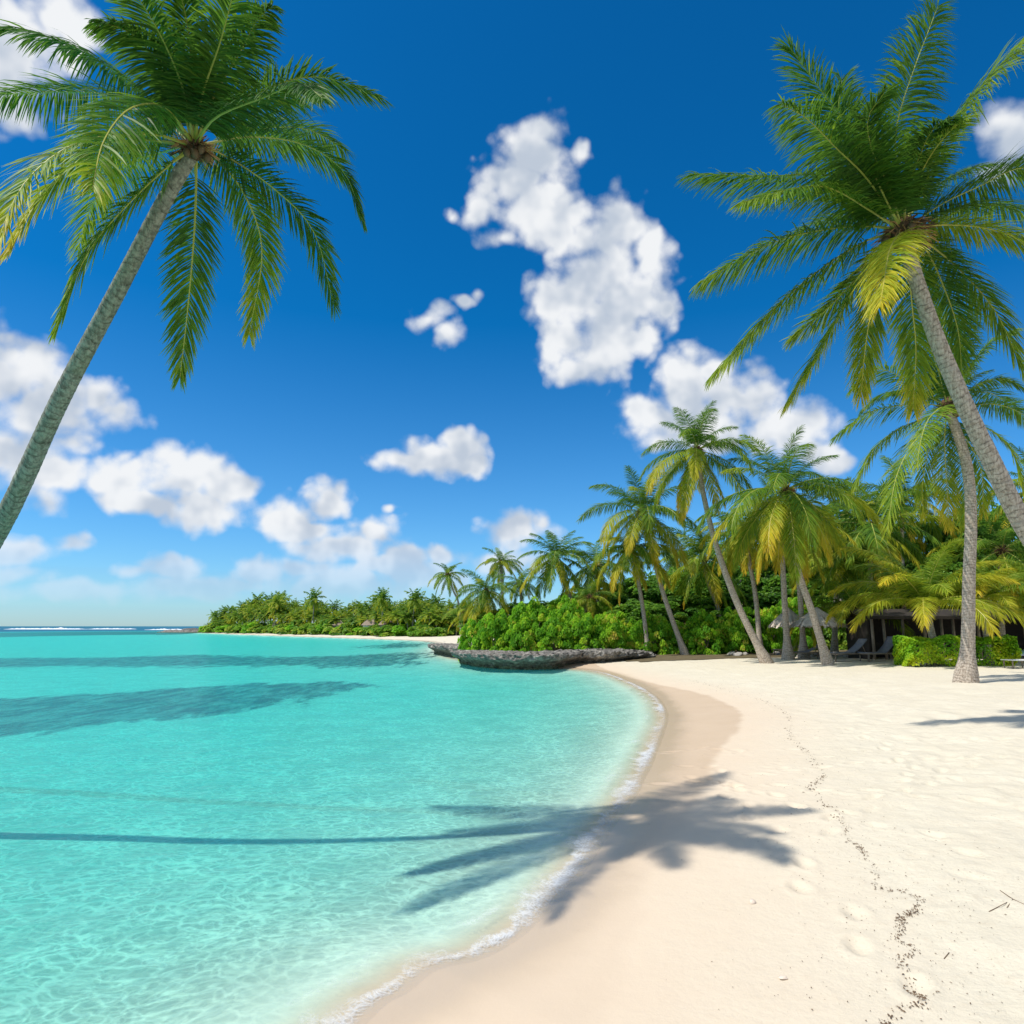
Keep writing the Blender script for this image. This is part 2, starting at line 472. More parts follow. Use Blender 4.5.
rcol = t.mix(t.ss(t.noise(t.vmath('MULTIPLY', tc, (1, 0.3, 1)), 1.4, 7, 0.75), 0.40, 0.62), (0.008, 0.014, 0.018, 1), (0.34, 0.34, 0.28, 1))
col = t.mix(t.math('MULTIPLY', rm, 0.95), col, rcol)
p = t.n('ShaderNodeBsdfPrincipled')
t.put(p.inputs['Base Color'], col)
t.put(p.inputs['Roughness'], t.math('SUBTRACT', 0.95, t.math('MULTIPLY', t.math('MULTIPLY', film, t.ss(sdv, -0.1, 0.02)), 0.65)))
t.put(p.inputs['Specular IOR Level'], t.ss(wetf, 0, 1, 0.15, 0.4))
bh = t.math('ADD', t.math('MULTIPLY', grain, 0.10), t.math('ADD', t.math('MULTIPLY_ADD', t.noise(tc, 3.2, 3, 0.5), 1.5, t.math('MULTIPLY', clods, 1.1)), t.math('MULTIPLY', t.noise(tc, 28, 4, 0.6), 0.35)))
t.put(p.inputs['Normal'], t.bump(bh, t.math('MULTIPLY_ADD', soft, -0.5, 0.58), 0.035))
t.link(p.outputs[0], out.inputs[0])

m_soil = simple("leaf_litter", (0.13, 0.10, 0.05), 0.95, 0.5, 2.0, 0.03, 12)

m_water, t, out = mat("lagoon_water")
tc = t.n('ShaderNodeTexCoord').outputs['Object']
dep = t.attr('depth'); sdv = t.attr('sd')
# caustic light painted into the water's transmission colour as a bright net of lines
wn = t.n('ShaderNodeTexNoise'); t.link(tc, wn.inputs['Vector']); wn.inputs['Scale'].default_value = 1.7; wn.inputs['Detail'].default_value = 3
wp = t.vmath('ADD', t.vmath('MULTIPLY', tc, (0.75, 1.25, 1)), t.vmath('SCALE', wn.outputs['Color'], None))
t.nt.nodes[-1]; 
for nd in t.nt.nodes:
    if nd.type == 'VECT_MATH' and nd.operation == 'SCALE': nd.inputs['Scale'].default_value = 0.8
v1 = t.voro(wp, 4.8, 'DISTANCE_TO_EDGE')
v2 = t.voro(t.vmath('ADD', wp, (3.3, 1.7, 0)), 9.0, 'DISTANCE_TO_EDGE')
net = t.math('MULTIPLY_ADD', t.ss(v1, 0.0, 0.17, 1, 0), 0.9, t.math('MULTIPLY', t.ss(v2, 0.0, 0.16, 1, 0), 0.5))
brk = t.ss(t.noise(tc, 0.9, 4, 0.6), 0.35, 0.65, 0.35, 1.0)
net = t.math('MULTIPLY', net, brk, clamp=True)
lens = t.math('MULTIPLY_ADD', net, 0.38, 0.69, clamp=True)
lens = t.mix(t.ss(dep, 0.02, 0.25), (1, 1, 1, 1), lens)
def expk(k): return t.math('EXPONENT', t.math('MULTIPLY', dep, -k))
ce = t.n('ShaderNodeCombineColor')
t.link(expk(1.2), ce.inputs[0]); t.link(expk(0.04), ce.inputs[1]); t.link(expk(0.075), ce.inputs[2])
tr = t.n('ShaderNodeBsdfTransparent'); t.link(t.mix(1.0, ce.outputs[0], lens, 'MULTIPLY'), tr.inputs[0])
df = t.n('ShaderNodeBsdfDiffuse')
t.link(t.mix(t.ss(dep, 1.9, 7.0), (0.015, 0.60, 0.66, 1), (0.004, 0.13, 0.24, 1)), df.inputs[0])
mx1 = t.n('ShaderNodeMixShader')
t.link(t.math('MULTIPLY', t.math('SUBTRACT', 1.0, expk(0.27)), 0.95), mx1.inputs[0])
t.link(tr.outputs[0], mx1.inputs[1]); t.link(df.outputs[0], mx1.inputs[2])
rip = t.math('MULTIPLY_ADD', t.noise(t.vmath('MULTIPLY', tc, (0.8, 1.3, 1)), 3.2, 6, 0.62, 0.4), 1.0, t.math('MULTIPLY', t.noise(t.vmath('MULTIPLY', tc, (0.25, 0.5, 1)), 1.2, 4, 0.6), 1.5))
bmp = t.bump(rip, 0.55, 0.05)
gl = t.n('ShaderNodeBsdfGlossy'); gl.inputs['Roughness'].default_value = 0.08; t.link(bmp, gl.inputs['Normal'])
fr = t.n('ShaderNodeFresnel'); fr.inputs[0].default_value = 1.33; t.link(bmp, fr.inputs['Normal'])
mx2 = t.n('ShaderNodeMixShader')
t.link(t.math('MINIMUM', t.math('MULTIPLY', fr.outputs[0], 0.7), 0.18), mx2.inputs[0])
t.link(mx1.outputs[0], mx2.inputs[1]); t.link(gl.outputs[0], mx2.inputs[2])
# foam along the edge and on the little breaking lip
fz = t.noise(tc, 1.3, 3, 0.6)
e1 = t.math('MULTIPLY_ADD', t.math('SUBTRACT', fz, 0.5), 0.45, sdv)
l1 = t.ss(t.math('ABSOLUTE', t.math('ADD', e1, 0.10)), 0.0, t.ss(fz, 0.35, 0.65, 0.17, 0.44), 1, 0.0)
l1 = t.math('MULTIPLY', l1, t.ss(t.noise(tc, 0.38, 3), 0.36, 0.60, 0.6, 1.0))
l2 = t.ss(t.math('ABSOLUTE', t.math('ADD', e1, 0.48)), 0.0, 0.26, 1, 0)
l2 = t.math('MULTIPLY', l2, t.ss(t.noise(tc, 0.7, 3), 0.40, 0.62, 0, 0.7))
lf = t.math('MAXIMUM', l1, t.math('MULTIPLY', l2, 0.9))
lace = t.voro(t.vmath('ADD', tc, t.vmath('MULTIPLY', wn.outputs['Color'], (0.6, 0.6, 0))), 24, 'DISTANCE_TO_EDGE')
lcf = t.math('MULTIPLY_ADD', t.ss(lace, 0.0, 0.3, 1, 0), 0.22, t.math('MULTIPLY', t.noise(tc, 5, 8, 0.8), 1.3))
fm = t.ss(t.math('ADD', lf, lcf), 1.15, 2.0)
fd = t.n('ShaderNodeBsdfPrincipled'); fd.inputs['Base Color'].default_value = (0.80, 0.83, 0.85, 1); fd.inputs['Roughness'].default_value = 0.5
t.link(t.bump(t.noise(tc, 30, 5, 0.7), 0.6, 0.02), fd.inputs['Normal'])
mx3 = t.n('ShaderNodeMixShader'); t.link(t.math('MULTIPLY', fm, 0.72), mx3.inputs[0]); t.link(mx2.outputs[0], mx3.inputs[1]); t.link(fd.outputs[0], mx3.inputs[2])
t.link(mx3.outputs[0], out.inputs[0])

# ---- palm and leaf materials
def leafmat(name, stops, trans=0.35, rough=0.38, scale=1.5, var=0.7, tcol=1.4):
    m, t, out = mat(name)
    tc = t.n('ShaderNodeTexCoord').outputs['Object']
    age = t.attr('age')
    rnd = t.n('ShaderNodeObjectInfo').outputs['Random']
    nz = t.noise(tc, scale, 3)
    f = t.math('ADD', age, t.math('MULTIPLY', t.math('SUBTRACT', nz, 0.5), 0.35))
    f = t.math('ADD', f, t.math('MULTIPLY', t.math('SUBTRACT', rnd, 0.5), 0.08), clamp=True)
    c = t.ramp(f, stops)
    hs = t.n('ShaderNodeHueSaturation'); t.link(c, hs.inputs['Color'])
    t.link(t.math('MULTIPLY_ADD', t.noise(tc, scale * 6, 2), var, 1 - var / 2), hs.inputs['Value'])
    p = t.n('ShaderNodeBsdfPrincipled'); t.link(hs.outputs[0], p.inputs['Base Color'])
    p.inputs['Roughness'].default_value = rough; p.inputs['Specular IOR Level'].default_value = 0.25
    tl = t.n('ShaderNodeBsdfTranslucent')
    h2 = t.n('ShaderNodeHueSaturation'); t.link(hs.outputs[0], h2.inputs['Color']); h2.inputs['Value'].default_value = tcol; h2.inputs['Hue'].default_value = 0.485
    t.link(h2.outputs[0], tl.inputs[0])
    mx = t.n('ShaderNodeMixShader'); mx.inputs[0].default_value = trans
    t.link(p.outputs[0], mx.inputs[1]); t.link(tl.outputs[0], mx.inputs[2]); t.link(mx.outputs[0], out.inputs[0])
    return m
PALM_STOPS = [(0.0, (0.032, 0.10, 0.016)), (0.22, (0.085, 0.20, 0.018)), (0.45, (0.25, 0.34, 0.020)), (0.70, (0.55, 0.47, 0.030)), (0.88, (0.56, 0.31, 0.030)), (1.0, (0.42, 0.20, 0.05))]
m_palm = leafmat("palm_leaflets", PALM_STOPS, 0.44, 0.54)
m_rib, t, out = mat("palm_midrib")
age = t.attr('age')
p = t.n('ShaderNodeBsdfPrincipled'); t.link(t.ramp(age, [(0, (0.26, 0.32, 0.06)), (0.5, (0.48, 0.44, 0.08)), (1, (0.46, 0.28, 0.07))]), p.inputs['Base Color'])
p.inputs['Roughness'].default_value = 0.4; t.link(p.outputs[0], out.inputs[0])
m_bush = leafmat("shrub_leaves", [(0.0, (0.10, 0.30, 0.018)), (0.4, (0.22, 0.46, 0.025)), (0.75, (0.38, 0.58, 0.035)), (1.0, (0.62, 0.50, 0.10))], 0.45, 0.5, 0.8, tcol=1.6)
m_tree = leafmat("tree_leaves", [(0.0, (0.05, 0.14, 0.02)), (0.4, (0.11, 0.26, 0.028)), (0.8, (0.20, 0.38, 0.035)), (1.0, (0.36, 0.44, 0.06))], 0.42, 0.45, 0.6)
m_hedge = leafmat("hedge_leaves", [(0.0, (0.12, 0.34, 0.015)), (0.4, (0.26, 0.48, 0.02)), (0.75, (0.48, 0.60, 0.025)), (1.0, (0.70, 0.66, 0.03))], 0.42, 0.45, 1.2)

def barkmat(name, c1, c2, c3, green=0.0):
    m, t, out = mat(name)
    tc = t.n('ShaderNodeTexCoord').outputs['Object']; h = t.attr('h')
    nz = t.noise(tc, 5, 5, 0.65)
    ph = t.math('ADD', t.math('MULTIPLY_ADD', nz, 0.14, h), t.math('MULTIPLY', t.noise(tc, 1.7, 2), 0.35))
    saw = t.math('FRACT', t.math('DIVIDE', ph, 0.105))
    ringf = t.math('MULTIPLY', t.ss(saw, 0.0, 0.42, 1, 0), t.ss(t.noise(t.vmath('MULTIPLY', tc, (1, 1, 2.2)), 6, 5, 0.7), 0.36, 0.60))
    streak = t.noise(t.vmath('MULTIPLY', tc, (14, 14, 5)), 1.6, 6, 0.7)
    blotch = t.noise(tc, 2.6, 5, 0.65)
    c = t.mix(t.ss(streak, 0.35, 0.65), C4(c1), C4(c2))
    c = t.mix(t.ss(blotch, 0.5, 0.7, 0, 0.65), c, C4(c3))
    c = t.mix(t.math('MULTIPLY', t.ss(t.noise(tc, 1.1, 4), 0.45, 0.65), green), c, (0.17, 0.20, 0.10, 1))
    c = t.mix(t.math('MULTIPLY', ringf, 0.68), c, (0.05, 0.04, 0.03, 1))
    p = t.n('ShaderNodeBsdfPrincipled'); t.link(c, p.inputs['Base Color']); p.inputs['Roughness'].default_value = 0.9
    p.inputs['Specular IOR Level'].default_value = 0.2
    hgt = t.math('ADD', t.math('MULTIPLY', saw, 0.5), t.math('ADD', t.math('MULTIPLY', streak, 0.8), t.math('MULTIPLY', t.noise(tc, 40, 4), 0.3)))
    t.link(t.bump(hgt, 1.0, 0.010), p.inputs['Normal'])
    t.link(p.outputs[0], out.inputs[0]); return m
m_bark = barkmat("palm_bark", (0.27, 0.215, 0.165), (0.56, 0.48, 0.39), (0.40, 0.36, 0.31))
m_bark_g = barkmat("palm_bark_lichen", (0.15, 0.135, 0.11), (0.36, 0.33, 0.27), (0.22, 0.22, 0.18), 0.35)
m_fibre = simple("palm_fibre", (0.11, 0.06, 0.03), 0.95, 0.5, 8, 0.02, 40)
m_nut = simple("coconut_husk", (0.20, 0.20, 0.04), 0.45, 0.45, 6)
m_nutb = simple("brown_coconut_husk", (0.10, 0.065, 0.03), 0.6, 0.4, 6)
m_spathe = simple("dry_spathe", (0.42, 0.24, 0.09), 0.8, 0.4, 9)
m_rock, t, out = mat("reef_rock")
tc = t.n('ShaderNodeTexCoord').outputs['Object']
sp = t.n('ShaderNodeSeparateXYZ'); t.link(t.n('ShaderNodeNewGeometry').outputs['Position'], sp.inputs[0])
nz = t.noise(tc, 2.2, 8, 0.72)
c = t.ramp(nz, [(0.3, (0.05, 0.047, 0.042)), (0.5, (0.17, 0.155, 0.135)), (0.66, (0.42, 0.39, 0.34))])
c = t.mix(t.ss(sp.outputs[2], 0.42, 0.05, 0, 0.75), c, (0.075, 0.085, 0.03, 1))
p = t.n('ShaderNodeBsdfPrincipled'); t.link(c, p.inputs['Base Color']); p.inputs['Roughness'].default_value = 0.9
t.link(t.bump(t.math('ADD', nz, t.math('MULTIPLY', t.voro(tc, 5), 0.7)), 1.0, 0.12), p.inputs['Normal'])
t.link(p.outputs[0], out.inputs[0])
m_stone = simple("pale_stone", (0.36, 0.33, 0.29), 0.9, 0.35, 3, 0.03, 10)
m_thatch = simple("thatch", (0.60, 0.51, 0.42), 0.95, 0.6, 7, 0.03, 30)
m_wood = simple("weathered_wood", (0.27, 0.21, 0.16), 0.85, 0.4, 5, 0.01, 20)
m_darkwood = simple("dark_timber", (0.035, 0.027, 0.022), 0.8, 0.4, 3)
m_fab = simple("charcoal_sling_fabric", (0.16, 0.165, 0.19), 0.8, 0.2, 12)
m_white = simple("white_painted_wood", (0.72, 0.74, 0.74), 0.6, 0.06, 6)
m_aqua = simple("aqua_cushion_fabric", (0.30, 0.52, 0.52), 0.9, 0.1, 6)
m_weed = simple("dry_seaweed", (0.15, 0.095, 0.055), 0.95, 0.6, 20)
m_shell = simple("shell", (0.74, 0.62, 0.50), 0.45, 0.25, 40)
m_foam = simple("white_surf", (0.82, 0.85, 0.88), 0.8, 0.05, 1, 0.3, 2)

# ------------------------------------------------------------------ ground and water
ground_me = mesh_np("ground", np.stack([gx, gy, gzv], 1), quads, m_sand, attrs={'wet': wet_attr, 'sd': np.clip(gsd, -60, 60), 'reef': reef})
ground = tag(ob("ground", ground_me), kind='structure')
# the water: same lattice, kept only where there is water below
wz = 0.012 * vnoise(gx, gy, 0.55, 11) + 0.010 * vnoise(gx, gy, 0.31, 12) + 0.022 * vnoise(gx * 0.6, gy, 1.3, 13) + 0.02 * vnoise(gx * 0.3, gy, 3.3, 14)
shal = np.clip(-gsd / 1.0, 0, 1)
wz = wz * shal
# little swell lip running along the beach
amp = 0.055 + 0.07 * vnoise(gx, gy, 1.7, 15)
near = np.exp(-np.maximum(gy - 25, 0) / 15)
wz += np.clip(amp, 0, 0.1) * 0.35 * np.exp(-((gsd + 0.42 + 0.35 * vnoise(gx, gy, 1.5, 16)) / 0.16) ** 2) * near
wz += 0.022 * np.exp(-((gsd + 2.6 + 0.8 * vnoise(gx, gy, 2.5, 17)) / 0.45) ** 2) * near
wz += 0.010
dep = np.maximum(wz - gzv, 0)
keepv = (wz - gzv) > -0.02
kq = keepv[quads].all(1)
wq = quads[kq]; used = np.unique(wq); remap = np.full(nx * ny, -1); remap[used] = np.arange(len(used))
water_me = mesh_np("water", np.stack([gx, gy, wz], 1)[used], remap[wq], m_water, attrs={'depth': dep[used], 'sd': np.clip(gsd, -60, 60)[used]})
tag(ob("water", water_me), kind='structure')

# ------------------------------------------------------------------ palm fronds
def frond_data(P, side, npair, nseg, Lmax, wid, g, age0, age1, twist0=0.0, twist1=0.0, t0=0.14, rib=0.028, seed=0, ragged=0.12):
    """leaflets and midrib of one frond along the polyline P; returns V, F, material index, age"""
    r = np.random.default_rng(seed)
    P = np.array([tuple(p) for p in P], float)
    seg = np.linalg.norm(np.diff(P, axis=0), axis=1); cum = np.concatenate([[0], np.cumsum(seg)]); Lf = cum[-1]; cum /= Lf
    T_all = np.gradient(P, axis=0); T_all /= np.linalg.norm(T_all, axis=1)[:, None]
    def at(t): return np.stack([np.interp(t, cum, P[:, k]) for k in range(3)], 1), np.stack([np.interp(t, cum, T_all[:, k]) for k in range(3)], 1)
    ts = t0 + (1 - t0) * (np.arange(npair) + r.uniform(-.3, .3, npair)) / (npair - 1)
    ts = np.clip(ts, t0, 0.999)
    t = np.concatenate([ts, ts + r.uniform(-.003, .003, npair)]); sgn = np.concatenate([np.ones(npair), -np.ones(npair)])
    C, T = at(t); T /= np.linalg.norm(T, axis=1)[:, None]
    S0 = np.array(tuple(side), float); S = S0 - T * (T @ S0)[:, None]; S /= np.linalg.norm(S, axis=1)[:, None] + 1e-9
    N = np.cross(S, T); N *= np.where(N[:, 2:3] < -0.0, 1, 1)
    tw = twist0 + (twist1 - twist0) * t
    S, N = S * np.cos(tw)[:, None] + N * np.sin(tw)[:, None], N * np.cos(tw)[:, None] - S * np.sin(tw)[:, None]
    ang = np.radians(72 - 48 * t ** 1.4 + r.normal(0, 5.5, len(t)))
    vee = r.normal(0.16, 0.12, len(t))
    d0 = T * np.cos(ang)[:, None] + S * (sgn * np.sin(ang))[:, None] + N * vee[:, None]
    L = Lmax * (0.42 + 0.58 * np.sin(np.pi * np.clip(0.10 + 0.80 * t, 0, 1))) * (1 - 0.25 * t ** 8) * (1 - ragged * r.random(len(t)) ** 2)
    p = C.copy(); V = []; n = len(t)
    gr = g * (0.7 + 0.7 * r.random(n) ** 1.5); wprof = [0.55, 1.0, 0.92, 0.66, 0.05] if nseg == 4 else ([0.6, 1.0, 0.75, 0.05] if nseg == 3 else [0.8, 1.0, 0.08])
    jit = r.normal(0, 0.35, n)
    for k in range(nseg + 1):
        s = k / nseg
        d = d0 + np.array([0, 0, -1.0]) * (gr * s * 1.25)[:, None]
        d /= np.linalg.norm(d, axis=1)[:, None]
        if k: p = p + d * (L / nseg)[:, None]
        Wd = T - d * np.sum(T * d, 1)[:, None]; Wd += N * jit[:, None] * 0.8
        Wd /= np.linalg.norm(Wd, axis=1)[:, None] + 1e-9
        hw = (wid * wprof[k] * 0.5 * (0.55 + 0.45 * L / Lmax))[:, None]
        V.append(p - Wd * hw); V.append(p + Wd * hw)
    V = np.stack(V, 1)                                    # n, 2*(nseg+1), 3
    m = 2 * (nseg + 1)
    base = (np.arange(n) * m)[:, None]
    Fq = np.concatenate([base + np.array([[2 * k, 2 * k + 1, 2 * k + 3, 2 * k + 2]]) for k in range(nseg)], 0)
    sfr = np.repeat(np.arange(nseg + 1) / nseg, 2)[None, :]
    age = age0 + (age1 - age0) * (t[:, None] ** 1.8 * 0.75 + sfr ** 2 * 0.35) + r.normal(0, 0.05, n)[:, None]
    age = np.clip(age, 0, 1)
    # midrib
    q = 16; tt = np.linspace(0, 1, q); Cq, Tq = at(tt); Tq /= np.linalg.norm(Tq, axis=1)[:, None]
    Sq = S0 - Tq * (Tq @ S0)[:, None]; Sq /= np.linalg.norm(Sq, axis=1)[:, None]; Nq = np.cross(Sq, Tq)
    rr = rib * (1 - 0.85 * tt ** 0.8) * np.where(tt < 0.08, 1.5, 1.0)
    ring = []
    for a in range(5):
        c_, s_ = math.cos(a * 2 * math.pi / 5), math.sin(a * 2 * math.pi / 5)
        ring.append(Cq + Sq * (rr * c_)[:, None] + Nq * (rr * s_ * 0.8)[:, None])
    RV = np.stack(ring, 1).reshape(-1, 3); off = n * m
    RF = [(off + i * 5 + a, off + i * 5 + (a + 1) % 5, off + (i + 1) * 5 + (a + 1) % 5, off + (i + 1) * 5 + a) for i in range(q - 1) for a in range(5)]
    VV = np.concatenate([V.reshape(-1, 3), RV]); FF = np.concatenate([Fq, np.array(RF)])
    MI = np.concatenate([np.zeros(len(Fq)), np.ones(len(RF))])
    AG = np.concatenate([age.ravel(), np.repeat(np.clip(age0 + (age1 - age0) * tt, 0, 1), 5)])
    return VV, FF, MI, AG
def frond_mesh(*a, **k):
    V, Fq, MI, AG = frond_data(*a, **k)
    return mesh_np("frond", V, Fq, [m_palm, m_rib], MI, {'age': AG}, smooth=False)

# library of fronds that start at the origin and run out along +X; the length is 1 unit (scaled when placed)
def lib_frond(e0, bend, seed, age0, age1, npair, nseg, wid, g):
    r = random.Random(seed); P = [Vector((0, 0, 0))]; n = 14; yaw = 0
    for i in range(n):
        tq = (i + 0.5) / n; e = R(max(-86, e0 - bend * tq ** 1.25)); yaw += r.uniform(-1, 1) * 0.03
        P.append(P[-1] + Vector((math.cos(e) * math.cos(yaw), math.cos(e) * math.sin(yaw), math.sin(e))) / n)
    tw = r.uniform(-0.5, 0.5)
    return frond_mesh(P, (0, -1, 0), npair, nseg, 0.235, wid, g, age0, age1, tw * 0.4, tw, rib=0.0085, seed=seed)
ELEV = [(80, 42), (62, 58), (44, 70), (26, 80), (8, 82), (-12, 70), (-34, 50), (-58, 28)]
def make_lib(npair, nseg, wid, seeds):
    lib = {}
    for i, (e, b) in enumerate(ELEV):
        for hue, (a0, a1) in {'green': (0.13 + 0.02 * i, 0.26 + 0.03 * i), 'gold': (0.24 + 0.025 * i, 0.46 + 0.055 * i)}.items():
            lib[(i, hue)] = [lib_frond(e + 4 * k, b, 100 * i + k + (50 if hue == 'gold' else 0), a0, a1, npair, nseg, wid, (0.55 + 0.10 * i)) for k in range(seeds)]
    return lib
LIB_HI = make_lib(120, 3, 0.0085, 3)
LIB_Y = {}
for i_, (e_, b_) in enumerate(ELEV):
    for hue_, (a0_, a1_) in {'green': (0.28, 0.42), 'gold': (0.40, 0.66)}.items():
        LIB_Y[(i_, hue_)] = [lib_frond(e_ + 4 * q_, b_ + 8, 900 + 10 * i_ + q_, a0_, a1_, 110, 3, 0.0095, 0.7) for q_ in range(2)]
LIB_LO = make_lib(66, 3, 0.014, 3)

nut_mb = MB()
def uvs(mb, c, r, nu=10, nv=7, m=0, sq=(1, 1, 1), jit=0, seed=0):
    rr = random.Random(seed); vs = []
    for j in range(1, nv):
        for i in range(nu):
            a, b = 2 * math.pi * i / nu, math.pi * j / nv; k = r * (1 + rr.uniform(-jit, jit))
            vs.append(Vector(c) + Vector((k * math.sin(b) * math.cos(a) * sq[0], k * math.sin(b) * math.sin(a) * sq[1], k * math.cos(b) * sq[2])))
    vs.append(Vector(c) + Vector((0, 0, r * sq[2]))); vs.append(Vector(c) - Vector((0, 0, r * sq[2])))
    T_, B_ = len(vs) - 2, len(vs) - 1
    fs = [(j * nu + i, (j + 1) * nu + i, (j + 1) * nu + (i + 1) % nu, j * nu + (i + 1) % nu) for j in range(nv - 2) for i in range(nu)]
    fs += [(T_, i, (i + 1) % nu) for i in range(nu)] + [(B_, (nv - 2) * nu + (i + 1) % nu, (nv - 2) * nu + i) for i in range(nu)]
    mb.add(vs, fs, m)
uvs(nut_mb, (0, 0, 0), 0.12, 12, 9, sq=(0.9, 0.9, 1.15))
NUT_G = nut_mb.mesh("coconut", m_nut); NUT_B = nut_mb.mesh("coconut", m_nutb)
def fibre_mesh():
    mb = MB(); r = random.Random(3)
    uvs(mb, (0, 0, 0.1), 0.26, 12, 8, sq=(1, 1, 1.5), jit=0.12, seed=4)
    for i in range(46):       # ragged sheath strips and old leaf bases
        a = r.uniform(0, 6.28); e = R(r.uniform(-30, 70)); L = r.uniform(0.25, 0.6)
        d = Vector((math.cos(a) * math.cos(e), math.sin(a) * math.cos(e), math.sin(e)))
        s0 = Vector((math.cos(a) * 0.14, math.sin(a) * 0.14, r.uniform(-0.2, 0.3)))
        mb.tube([s0, s0 + d * L * 0.5, s0 + d * L + Vector((0, 0, -0.08))], [0.05, 0.03, 0.006], 5)
    return mb.mesh("fibre_sheath", m_fibre)
FIBRE = fibre_mesh()
def spathe_mesh():
    mb = MB(); r = random.Random(9)
    for i in range(26):       # spray of flower stalks
        a = r.uniform(-0.7, 0.7); e = R(r.uniform(-10, 50)); L = r.uniform(0.45, 0.8)
        d = Vector((math.cos(a) * math.cos(e), math.sin(a) * math.cos(e), math.sin(e)))
        mb.tube([Vector((0.1, 0, 0)), d * L * 0.6, d * L + Vector((0, 0, -0.2))], [0.016, 0.014, 0.006], 4)
    return mb.mesh("flower_stalk", m_spathe)
SPATHE = spathe_mesh()

def trunk_mesh(pts, rb, rt, flare=0.0, mat_=None, sides=14, ringh=0.105, amp_=0.035, off=(0, 0, 0), step=0.035):
    """tapered ringed trunk through pts (world); returned relative to off"""
    c = catmull(pts, 12)
    L = sum((c[i + 1] - c[i]).length for i in range(len(c) - 1))
    n = max(12, int(L / step)); cum = [0]
    for i in range(len(c) - 1): cum.append(cum[-1] + (c[i + 1] - c[i]).length)
    cx = [[p[k] for p in c] for k in range(3)]
    rs = np.linspace(0, L, n)
    Q = [Vector([float(np.interp(s, cum, cx[k])) for k in range(3)]) - Vector(off) for s in rs]
    rnd = random.Random(int(L * 1000)); wob = [rnd.uniform(-1, 1) for _ in range(400)]
    def rad(i, l):
        f = l / L
        ph = (l / ringh) % 1.0
        return (rb + (rt - rb) * f ** 0.8 + flare * math.exp(-(l / 0.95) ** 2.4)) * (1 + amp_ * (0.5 - ph) + 0.012 * wob[int(l / 0.1) % 400])
    mb = MB(); mb.tube(Q, rad, sides)
    return mb.mesh("trunk", mat_ or m_bark)

def crown_bits(root, hub_l, s, seed, nuts=7, gold=False, nutbrown=False):
    r = random.Random(seed)
    ob("fibre_sheath", FIBRE, root, hub_l, (0, 0, r.uniform(0, 6)), s)
    for i in range(nuts):
        a = r.uniform(0, 6.28); q = r.uniform(0.24, 0.38) * s
        ob("coconut", NUT_B if (nutbrown or r.random() < 0.35) else NUT_G, root, hub_l + Vector((math.cos(a) * q, math.sin(a) * q, r.uniform(-0.36, -0.02) * s)), (r.uniform(-.4, .4), r.uniform(-.4, .4), 0), s * r.uniform(0.8, 1.05))
    for i in range(3):
        ob("flower_stalk", SPATHE, root, hub_l, (0, r.uniform(-.3, .2), r.uniform(0, 6.28)), s)

def palm(label, base, way, crown, Rm, seed, nf=24, gold=0.3, lib=LIB_LO, rb=0.2, rt=0.13, flare=0.1, emax=0, emin=7, group=None, name='coconut_palm', cat='palm tree', nuts=6, bark=None, hub_s=0.8, step=0.07, length_var=0.14):
    """a palm whose crown is laid out by rule; base, way and crown are world points"""
    r = random.Random(seed)
    root = tag(bpy.data.objects.new(name, None), label, cat, group); COL.objects.link(root); root.location = base
    base_s = base - Vector((0, 0, 0.15))
    ob("trunk", trunk_mesh([base_s] + way + [crown], rb, rt, flare, bark, 12, off=base, step=step), root)
    hl = crown - base
    a = r.uniform(0, 6.28)
    for i in range(nf):
        f = (i + 0.5) / nf
        lv = emax + (emin - emax) * f ** 0.85 + r.uniform(-0.4, 0.4)
        k = int(min(7, max(0, round(lv))))
        hue = 'gold' if r.random() < gold * (0.15 + 1.7 * f) else 'green'
        me = r.choice(lib[(k, hue)])
        a += 2.39996
        L = Rm * (0.62 + 0.50 * math.sin(math.pi * (0.10 + 0.62 * f))) * r.uniform(1 - length_var, 1 + length_var)
        ob("frond", me, root, hl + Vector((0, 0, 0.10)), (r.uniform(-.12, .12), r.uniform(-.09, .09), a + r.uniform(-.15, .15)), L)
    crown_bits(root, hl, hub_s, seed, nuts)
    return root

